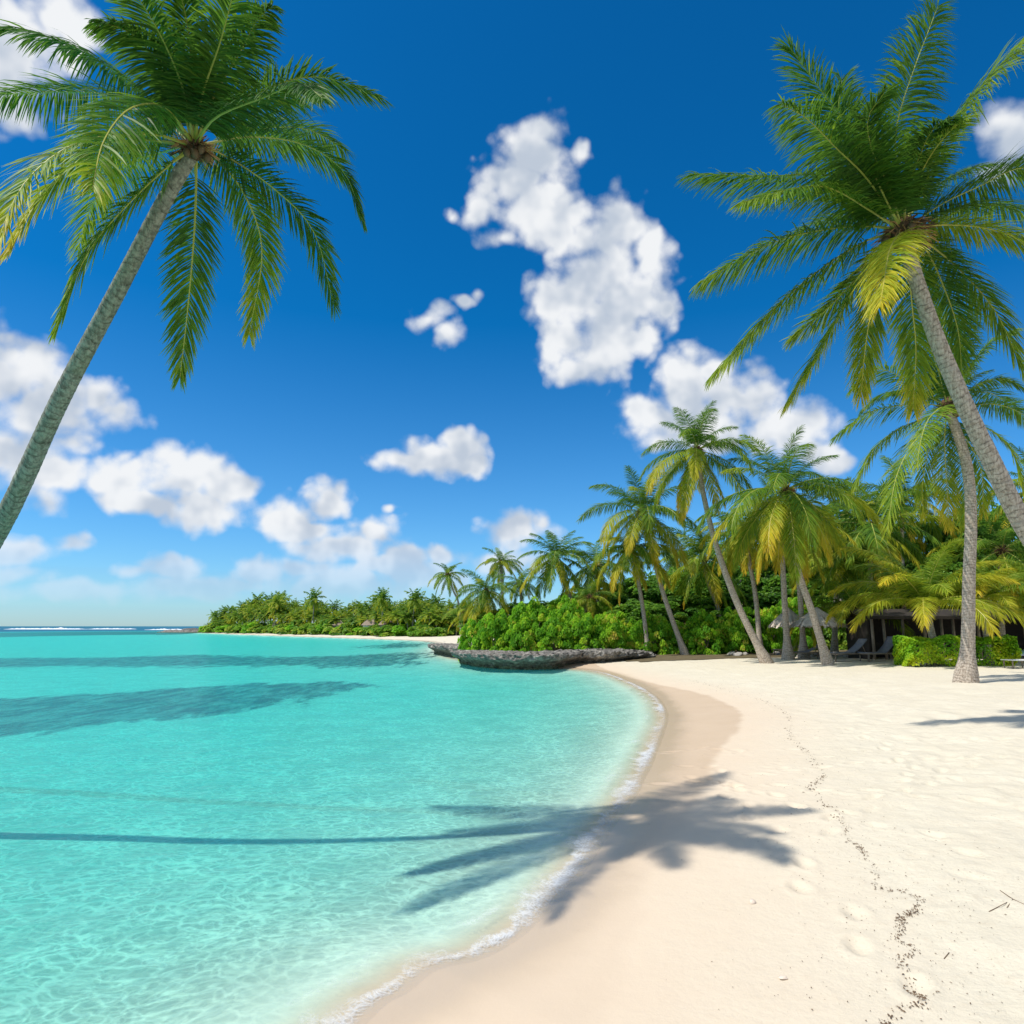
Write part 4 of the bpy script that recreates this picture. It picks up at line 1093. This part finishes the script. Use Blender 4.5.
for (px, py, s, lb) in [(609,652,8,"cream boulder at the foot of the shrub mound, second from its right end"),(592,651,9,"flat cream boulder at the foot of the yellowing shrub"),(634,651,9,"broad cream boulder at the right end of the shrub mound"),
                        (738,656,9,"mossy boulder left of the thin golden palm's trunk"),(746,655,7,"small pale boulder against the foot of the thin golden palm"),(732,655,8,"rounded boulder close beside the tallest palm's trunk"),(777,654,7,"small boulder between two upright trunks")]:
    stone(px, py, s, lb, None, ROCKS, 'boulder')

# ------------------------------------------------------------------ thatched parasols
def thatch_mesh(Rr, Hh, seed):
    r = random.Random(seed); mb = MB()
    nl = 9; 
    # under-layer cone, a few mm inside the straw
    n = 40; vs = [Vector((math.cos(a) * Rr * 0.93, math.sin(a) * Rr * 0.93, 0.02)) for a in [2 * math.pi * i / n for i in range(n)]] + [Vector((0, 0, Hh * 0.97))]
    mb.add(vs, [(i, (i + 1) % n, n) for i in range(n)])
    for lay in range(nl):
        f0 = lay / nl
        for i in range(int(150 * (1.05 - f0 * 0.8))):
            a = r.uniform(0, 6.28); w_ = r.uniform(0.03, 0.07)
            f1 = min(1, f0 + r.uniform(0.16, 0.26)); dr = r.uniform(-.09, .05) - (0.12 * r.random() if lay == 0 else 0)
            lo = Vector((math.cos(a), math.sin(a), 0)) * Rr * (1 - f0 + (0.07 * r.random() if lay == 0 else 0)) + Vector((0, 0, Hh * f0 + dr + 0.03))
            hi = Vector((math.cos(a + r.uniform(-.05, .05)), math.sin(a), 0)) * Rr * (1 - f1) + Vector((0, 0, Hh * f1 + 0.05))
            s = Vector((-math.sin(a), math.cos(a), 0)) * w_
            mb.add([lo - s, lo + s, hi + s * .7, hi - s * .7], [(0, 1, 2, 3)])
    return mb.mesh("thatch_roof", m_thatch, False)
def parasol(label, px, py, Rpx, toppx, eavepx, depth, seed):
    q = W(px, 626, depth); b = Vector((q.x, q.y, gz(q.x, q.y))); Rr = Rpx / F * depth
    eav = W(px, eavepx, depth).z - b.z; top = W(px, toppx, depth).z - b.z
    root = tag(bpy.data.objects.new('thatched_parasol', None), label, 'parasol', 'thatched parasols by the loungers'); COL.objects.link(root); root.location = b
    ob("thatch_roof", thatch_mesh(Rr, top - eav, seed), root, (0, 0, eav))
    mb = MB(); mb.tube([(0, 0, -0.2), (0, 0, top - 0.15)], 0.09, 10); ob("pole", mb.mesh("pole", m_wood), root)
    for i in range(8):
        a = i * math.pi / 4; mb = MB()
        mb.tube([(0, 0, top - 0.3), (math.cos(a) * Rr * 0.93, math.sin(a) * Rr * 0.93, eav - 0.02)], 0.03, 6); ob("rafter", mb.mesh("rafter", m_wood), root)
parasol("smaller grey thatched parasol, half hidden behind two upright palm trunks", 789, 0, 19, 608, 626, 46, 1)
parasol("larger thatched parasol, right behind the broad drooping palm's trunk", 818, 0, 26, 608, 626, 42, 2)


# ------------------------------------------------------------------ loungers
def lounger(label, px, py, ang, seed, back=42, m=m_fab, fm=m_wood, s=1.0):
    g = G(px, py)
    root = tag(bpy.data.objects.new('sun_lounger', None), label, 'sun lounger', None); COL.objects.link(root)
    root.location = g; root.rotation_euler = (0, 0, ang); root.scale = (s, s, s)
    mb = MB()
    for y in (-.32, .32): mb.tube([(-0.75, y, 0.34), (1.15, y, 0.34)], 0.028, 8)
    for x in (-0.75, 0.2, 1.15): mb.tube([(x, -.32, 0.34), (x, .32, 0.34)], 0.022, 8)
    ob("frame", mb.mesh("frame", fm), root)
    for x in (-0.62, 1.0):
        for y in (-.30, .30):
            q = MB(); q.tube([(x, y, -0.05), (x, y, 0.32)], 0.03, 8); ob("leg", q.mesh("leg", fm), root)
    q = MB()     # seat pad: rounded slab with a slight sag
    n = 12; vs = []
    for i in range(n + 1):
        x = 0.10 + 1.05 * i / n; z = 0.385 - 0.025 * math.sin(math.pi * i / n)
        for y, dz in ((-.31, -.02), (-.30, .03), (0, .035), (.30, .03), (.31, -.02), (0, -.03)): vs.append((x, y, z + dz))
    fs = [(i * 6 + k, i * 6 + (k + 1) % 6, (i + 1) * 6 + (k + 1) % 6, (i + 1) * 6 + k) for i in range(n) for k in range(6)] + [tuple(range(5, -1, -1)), tuple(range(n * 6, n * 6 + 6))]
    q.add(vs, fs); ob("seat", q.mesh("seat", m), root)
    q = MB(); vs = []; b = R(back)
    for i in range(n + 1):
        s_ = 0.95 * i / n; bow = 0.05 * math.sin(math.pi * i / n)
        cx = 0.08 - s_ * math.cos(b) + bow * math.sin(b) * -1; cz = 0.39 + s_ * math.sin(b) - bow * math.cos(b)
        for y, dz in ((-.31, -.02), (-.30, .03), (0, .035), (.30, .03), (.31, -.02), (0, -.03)): vs.append((cx + dz * math.sin(b), y, cz + dz * math.cos(b)))
    q.add(vs, fs); ob("backrest", q.mesh("backrest", m), root)
    q = MB()
    for y in (-.27, .27): q.tube([(-0.55, y, 0.34), (0.08 - 0.6 * math.cos(b), y, 0.37 + 0.6 * math.sin(b))], 0.018, 6)
    ob("backrest_prop", q.mesh("backrest_prop", fm), root)
    return root
lounger("charcoal sun lounger with its back raised, right of the dark young palm", 884, 661, math.pi * 1.06, 1, 48, s=1.2)
lounger("charcoal sun lounger with raised back behind the broad drooping palm's trunk", 852, 661, math.pi * 1.04, 2, 40, s=1.2)
lounger("low charcoal sun lounger under the larger thatched parasol", 808, 659, math.pi * 0.97, 3, 30, s=1.1)
lounger("weathered low lounger between the upright trunks by the smaller parasol", 790, 655, math.pi * 1.1, 4, 14, m=m_wood)
lounger("white lounger with an aqua cushion at the hedge's right end", 1021, 663, math.pi * 0.95, 5, 25, m=m_aqua, fm=m_white, s=1.2)

# low white table beside the aqua lounger
tg = G(1018, 668)
tr_ = tag(bpy.data.objects.new('low_table', None), "small low pale wooden table beside the hedge's right end", 'table'); COL.objects.link(tr_); tr_.location = tg
mb = MB()
for i in range(6): mb.box((0, -0.3 + i * 0.12, 0.36), (1.0, 0.105, 0.035))
ob("table_top", mb.mesh("table_top", m_white, False), tr_)
for x in (-.42, .42):
    for y in (-.28, .28):
        q = MB(); q.tube([(x, y, -0.05), (x, y, 0.345)], 0.03, 8); ob("leg", q.mesh("leg", m_wood), tr_)

# ------------------------------------------------------------------ dark beach pavilion behind the young palms
dp = 40.0
xl, xr = W(868, 626, dp).x, W(1075, 626, dp).x; zb = gz((xl + xr) / 2, dp)
pav = tag(bpy.data.objects.new('beach_pavilion', None), "long dark open-fronted pavilion with pale posts in the shade behind the young palms", 'building'); COL.objects.link(pav); pav.location = ((xl + xr) / 2, dp, zb)
Wd = xr - xl
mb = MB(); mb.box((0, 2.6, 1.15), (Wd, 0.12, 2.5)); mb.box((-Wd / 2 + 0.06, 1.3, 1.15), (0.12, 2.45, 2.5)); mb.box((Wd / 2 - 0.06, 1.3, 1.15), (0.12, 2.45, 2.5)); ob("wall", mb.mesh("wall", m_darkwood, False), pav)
mb = MB()
mb.add([(-Wd / 2 - .4, -0.7, 2.25), (Wd / 2 + .4, -0.7, 2.25), (Wd / 2 + .4, 1.3, 2.7), (-Wd / 2 - .4, 1.3, 2.7), (-Wd / 2 - .4, 3.3, 2.25), (Wd / 2 + .4, 3.3, 2.25),
        (-Wd / 2 - .4, -0.7, 2.42), (Wd / 2 + .4, -0.7, 2.42), (Wd / 2 + .4, 1.3, 2.87), (-Wd / 2 - .4, 1.3, 2.87), (-Wd / 2 - .4, 3.3, 2.42), (Wd / 2 + .4, 3.3, 2.42)],
       [(0, 3, 2, 1), (3, 4, 5, 2), (6, 7, 8, 9), (9, 8, 11, 10), (0, 1, 7, 6), (4, 10, 11, 5), (0, 6, 9, 3), (3, 9, 10, 4), (1, 2, 8, 7), (2, 5, 11, 8)])
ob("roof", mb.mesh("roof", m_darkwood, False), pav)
for i, px in enumerate((872, 884, 903, 924, 941, 953, 978, 1000, 1024, 1050)):
    x = W(px, 626, dp).x - (xl + xr) / 2; mb = MB(); mb.tube([(x, 0, -0.2), (x + 0.03 * math.sin(i * 5), 0, 2.5)], 0.085, 9); ob("post", mb.mesh("post", m_wood), pav)
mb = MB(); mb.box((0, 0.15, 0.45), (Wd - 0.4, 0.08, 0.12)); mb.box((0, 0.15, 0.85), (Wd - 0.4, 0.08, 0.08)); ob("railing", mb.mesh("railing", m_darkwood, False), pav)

# ------------------------------------------------------------------ the far shore: palms, scrub, cottages
def far_palm_mesh(seed, m_age):
    r = random.Random(seed); mb = MB(); hgt = 1.0
    V = []; Fq = []; MI = []; AG = []
    tb = MB(); lean = r.uniform(-.12, .12); tb.tube([(0, 0, -0.06), (lean * .4, 0, 0.4), (lean, 0, 0.80)], [0.022, 0.016, 0.013], 6)
    vt = np.array(tb.v); ft = np.array([f for f in tb.f if len(f) == 4])
    VV, FF, MM, AA = [vt], [ft], [np.full(len(ft), 2)], [np.zeros(len(vt))]; off = len(vt)
    a = r.uniform(0, 6)
    for i in range(20):
        f = i / 20; e0, bend = ELEV[min(7, int(f * 7.4))]
        Pp = [Vector((0, 0, 0))]
        for j in range(7):
            e = R(max(-86, e0 - bend * ((j + .5) / 7) ** 1.2)); Pp.append(Pp[-1] + Vector((math.cos(e), 0, math.sin(e))) / 7)
        a += 2.4; s = 0.34 * r.uniform(.85, 1.1)
        rot = Matrix.Rotation(a, 3, 'Z')
        Pp = [rot @ (q * s) + Vector((lean, 0, 0.80)) for q in Pp]; sd = rot @ Vector((0, -1, 0))
        v, fq, mi, ag = frond_data(Pp, sd, 11, 2, 0.105, 0.030, 0.8, m_age + 0.15 * f, m_age + 0.2 + 0.35 * f, rib=0.003, seed=seed * 40 + i)
        VV.append(v); FF.append(fq + off); MM.append(mi); AA.append(ag); off += len(v)
    return mesh_np("coconut_palm", np.concatenate(VV), np.concatenate(FF), [m_palm, m_rib, m_bark], np.concatenate(MM), {'age': np.concatenate(AA)}, smooth=False)
FARP = [far_palm_mesh(i, (0.12, 0.16, 0.24, 0.1, 0.2, 0.3)[i]) for i in range(6)]
sky_x = [205, 215, 235, 250, 275, 300, 313, 340, 360, 382, 395, 412, 430, 455, 480]
sky_y = [626, 613, 602, 598, 595, 603, 599, 606, 602, 596, 602, 595, 598, 602, 606]
shore_x = [207, 235, 280, 330, 380, 420, 445]; shore_d = [float(Z(a, b).y) for a, b in [(207,632.8),(235,634.0),(280,635.6),(330,637.2),(380,639),(420,640.6),(445,641.2)]]
r = random.Random(99)
FB = [leaf_cloud("shrub", 900, (1.6, 1.5, 1.2), 0.42, m_bush if i == 0 else m_tree, 80 + i, 18, age=(0.0, 0.6) if i == 0 else (0.3, 1.0)) for i in range(4)]
cnt = 0
for row in range(4):
    px = 210 + row * 2
    while px < 486:
        sdp = float(np.interp(px, shore_x, shore_d)); D_ = sdp + 21 + row * 8 + r.uniform(-3, 3) + (4 if px > 440 else 0)
        q = W(px, 626, D_); b = Vector((q.x, q.y, gz(q.x, q.y)))
        topy = float(np.interp(px, sky_x, sky_y)) + r.uniform(-4, 5) + (3 - row) * 4.5
        hgt = max(4.0, W(px, topy, D_).z - b.z)
        o = ob("coconut_palm", r.choice(FARP), None, b, (0, 0, r.uniform(0, 6.28)), (hgt * r.uniform(.95, 1.2), hgt * 1.05, hgt / 1.08))
        o.scale = (max(hgt, 7.5) * 0.98, max(hgt, 7.5) * 0.98, hgt / 1.05)
        tag(o, "distant coconut palm of the wood on the far shore", 'palm tree', "palms of the far shore")
        cnt += 1; px += r.uniform(4.0, 8.0) * (0.8 if row == 0 else 1.0)
for (px, ty, lb) in [(313,589,"slim palm standing highest above the middle of the far shore's wood"),(382,588,"round-topped palm rising above the far shore's wood, nearest the right"),(412,589,"palm rising above the wood right of the far shore's middle"),(275,594,"tall palm over the left part of the far shore's wood"),(216,611,"outermost palm at the far shore's left tip")]:
    D_ = float(np.interp(px, shore_x, shore_d)) + 20; q = W(px, 626, D_); b = Vector((q.x, q.y, gz(q.x, q.y))); hgt = W(px, ty, D_).z - b.z
    tag(ob("coconut_palm", FARP[px % 6], None, b, (0, 0, px), (hgt * .8, hgt * .8, hgt / 1.05)), lb, 'palm tree')
for i in range(150):
    px = 208 + i * 1.8 + r.uniform(-1, 1); D_ = float(np.interp(px, shore_x, shore_d)) + 18 + r.uniform(0, 10) + (6 if px > 445 else 0)
    q = W(px, 626, D_); s = r.uniform(0.9, 2.4) * (1 + (D_ - 120) / 400)
    tag(ob("shrub", r.choice(FB), None, (q.x, q.y, gz(q.x, q.y)), (0, 0, r.uniform(0, 6)), (s * 1.3, s, s)), "low distant shrub at the foot of the far shore's palms", 'shrub', "shrubs of the far shore")
def cottage(label, px, dd, m, wdt=6.0):
    D_ = float(np.interp(px, shore_x, shore_d)) + dd; q = W(px, 626, D_); b = Vector((q.x, q.y, gz(q.x, q.y)))
    root = tag(bpy.data.objects.new('beach_cottage', None), label, 'cottage'); COL.objects.link(root); root.location = b
    mb = MB(); mb.box((0, 0, 1.1), (wdt, 3.6, 2.4)); ob("wall", mb.mesh("wall", m, False), root)
    mb = MB(); a = wdt / 2 + .4
    mb.add([(-a, -2.3, 2.25), (a, -2.3, 2.25), (a, 2.3, 2.25), (-a, 2.3, 2.25), (-a * .6, 0, 3.7), (a * .6, 0, 3.7)], [(0, 1, 5, 4), (2, 3, 4, 5), (1, 2, 5), (3, 0, 4), (0, 3, 2, 1)]); ob("roof", mb.mesh("roof", m_wood, False), root)
    for x in (-wdt / 4, wdt / 4):
        mb = MB(); mb.box((x, -1.805, 1.25), (0.9, 0.05, 1.0)); ob("window", mb.mesh("window", m_darkwood, False), root)
    mb = MB(); mb.box((0, -1.805, 0.95), (0.8, 0.05, 1.9)); ob("door", mb.mesh("door", m_darkwood, False), root)
cottage("pale beach cottage among the far palms, left one of the two", 372, 21, m_white, 3.5)
cottage("tan beach cottage among the far palms, right one of the two", 389, 22, m_stone, 3.5)
cottage("tiny cottage at the middle of the far shore, well left of the other two", 338, 21, m_stone, 3)

# dark low rocks off the far tip, and surf on the outer reef
def low_rocks(label, px0, px1, py, seed, hgt):
    a = Z(px0, py); b = Z(px1, py); n = 46; V = []; r_ = random.Random(seed); org = (a + b) / 2
    mb = MB()
    for i in range(n + 1):
        f = i / n; p = a.lerp(b, f) - org; e = math.sin(math.pi * f) ** 0.5
        z = hgt * e * (0.45 + 0.55 * abs(mnoise.noise(Vector((f * 9, seed, 0)))) * 2)
        for (dy, dz) in ((-3, -1.0), (-2.4, 0.1), (-1.6, z * .8), (0, z), (2, z * .7), (3, -1.0)):
            V.append(Vector((p.x + r_.uniform(-.2, .2), p.y + dy * 2 * (0.4 + e), dz + r_.uniform(-.12, .12))))
    mb.add(V, [(i * 6 + j, (i + 1) * 6 + j, (i + 1) * 6 + j + 1, i * 6 + j + 1) for i in range(n) for j in range(5)])
    tag(ob("reef_rocks", mb.mesh("reef_rocks", m_rock), loc=org), label, 'rocks')
low_rocks("low dark reef rocks awash off the far shore's left tip", 160, 216, 632.4, 4, 1.9)
def surf(px0, px1, D_, seed, hgt):
    a = W(px0, 626, D_); b = W(px1, 626, D_); a.z = b.z = 0; n = 70; V = []; r_ = random.Random(seed); org = (a + b) / 2; mb = MB()
    for i in range(n + 1):
        f = i / n; p = a.lerp(b, f) - org; e = math.sin(math.pi * f) ** 0.4
        z = hgt * e * (0.35 + 1.1 * abs(mnoise.noise(Vector((f * 14, seed, 0)))) + r_.uniform(0, .25))
        for (dy, dz) in ((-9, -.2), (-6, .15), (-3, z * .6), (-1, z), (1, z * .8), (5, -.2)):
            V.append(Vector((p.x, p.y + dy + r_.uniform(-.6, .6), dz * 1.0)))
    mb.add(V, [(i * 6 + j, (i + 1) * 6 + j, (i + 1) * 6 + j + 1, i * 6 + j + 1) for i in range(n) for j in range(5)])
    tag(ob("breaking_wave", mb.mesh("breaking_wave", m_foam), loc=org), kind='structure')
surf(10, 86, 560, 1, 1.5); surf(90, 136, 575, 2, 1.0); surf(150, 188, 480, 3, 0.9); surf(-120, 0, 600, 4, 1.2)

# ------------------------------------------------------------------ small things on the sand
wr_px = [(884,1026),(905,1008),(925,998),(912,985),(900,960),(914,950),(896,938),(908,918),(920,905),(905,892),(880,888),(872,868),(862,850),(850,838),(838,815),(812,790),(822,775),(806,752),(790,735),(788,715),(760,700),(720,688),(690,680)]
wr = catmull([G(*p) for p in wr_px], 16)
wr = [p + Vector((0.05 * mnoise.noise(p * 6), 0.05 * mnoise.noise(p * 6 + Vector((9, 0, 0))), 0)) for p in wr]
mb = MB(); r = random.Random(12)
def flake(p, s):
    z = float(height(np.array([p.x]), np.array([p.y]), True)[0][0])
    a = r.uniform(0, 6.28); L = s * r.uniform(.5, 1.6); w_ = s * r.uniform(.2, .6)
    d = Vector((math.cos(a), math.sin(a), 0)) * L / 2; e = Vector((-math.sin(a), math.cos(a), 0)) * w_ / 2; c = Vector((p.x, p.y, z + 0.006)); h_ = s * r.uniform(.12, .4)
    mb.add([c - d, c + e, c + d, c - e, c + Vector((0, 0, h_))], [(0, 3, 4), (3, 2, 4), (2, 1, 4), (1, 0, 4)])
for i, p in enumerate(wr):
    near_ = p.y < 9
    dens = (13 if i < 32 else 8 if i < 176 else 5)
    if mnoise.noise(p * 2.3) + 0.25 * r.random() < 0.0: dens = 2
    for k in range(dens):
        s = 0.022 * r.uniform(.25, 1.2) * (1 if near_ else 1.5)
        flake(p + Vector((r.gauss(0, 0.022), r.gauss(0, 0.022), 0)) * (1 + (0 if near_ else p.y / 14)), s)
for k in range(900):
    i = r.randrange(len(wr)); p = wr[i]
    flake(p + Vector((r.gauss(0.15, 0.6), r.gauss(0, 0.5), 0)), 0.014 * r.uniform(.3, 1) * (1 + p.y / 18))
for k in range(500):
    g0 = Vector((r.uniform(1.5, 9), r.uniform(4.6, 15), 0)); flake(g0, 0.012 * r.uniform(.3, 1.1))
tag(ob("seaweed_wrack", mb.mesh("seaweed_wrack", m_weed, False)), kind='stuff', label="broken line of dry brown seaweed crumbs winding up the sand")
def gf(px, py):
    g = G(px, py); g.z = float(height(np.array([g.x]), np.array([g.y]), True)[0][0]); return g
# cockle-like shell with ribs
g = gf(753, 903); mb = MB(); n, m_ = 20, 7; V = []
for j in range(m_ + 1):
    b = j / m_ * math.pi / 2
    for i in range(n + 1):
        a = -1.25 + 2.5 * i / n; k = (1 + 0.06 * math.cos(i * math.pi)) * math.sin(b)
        V.append(Vector((math.sin(a) * k * 0.035, -0.02 + math.cos(a) * k * 0.042, 0.024 * math.cos(b) + 0.002)))
mb.add(V, [(j * (n + 1) + i, (j + 1) * (n + 1) + i, (j + 1) * (n + 1) + i + 1, j * (n + 1) + i + 1) for j in range(m_) for i in range(n)])
tag(ob("seashell", mb.mesh("seashell", m_shell), loc=g, rot=(0, 0, 3.9), scale=1.15), "small cream ribbed seashell alone on the smooth sand below the palm shadow", 'seashell')
g = gf(783, 979)
tag(ob("coral_pebble", rock_mesh(33, m_shell), loc=g + Vector((0, 0, 0.008)), scale=(0.06, 0.045, 0.03)), "flat whitish coral pebble half sunk in the sand near the bottom edge", 'pebble')
def twig(pts, rad, label, name='twig'):
    P_ = [gf(*p) for p in pts[0]]; org = P_[0].copy(); mb = MB()
    for pl in pts:
        q = [gf(*p) - org + Vector((0, 0, 0.003)) for p in pl]; mb.tube(catmull(q, 4) if len(q) > 2 else q, rad, 6)
    tag(ob(name, mb.mesh(name, m_weed), loc=org), label, 'twig')
twig([[(1000,890),(1013,899),(1028,907)],[(1013,899),(1007,908)],[(1007,903),(998,908),(989,912)]], 0.0028, "thin forked dry twig lying on the sand by the right edge")
twig([[(944,958),(949,952)]], 0.003, "short dark stick right of the seaweed line")

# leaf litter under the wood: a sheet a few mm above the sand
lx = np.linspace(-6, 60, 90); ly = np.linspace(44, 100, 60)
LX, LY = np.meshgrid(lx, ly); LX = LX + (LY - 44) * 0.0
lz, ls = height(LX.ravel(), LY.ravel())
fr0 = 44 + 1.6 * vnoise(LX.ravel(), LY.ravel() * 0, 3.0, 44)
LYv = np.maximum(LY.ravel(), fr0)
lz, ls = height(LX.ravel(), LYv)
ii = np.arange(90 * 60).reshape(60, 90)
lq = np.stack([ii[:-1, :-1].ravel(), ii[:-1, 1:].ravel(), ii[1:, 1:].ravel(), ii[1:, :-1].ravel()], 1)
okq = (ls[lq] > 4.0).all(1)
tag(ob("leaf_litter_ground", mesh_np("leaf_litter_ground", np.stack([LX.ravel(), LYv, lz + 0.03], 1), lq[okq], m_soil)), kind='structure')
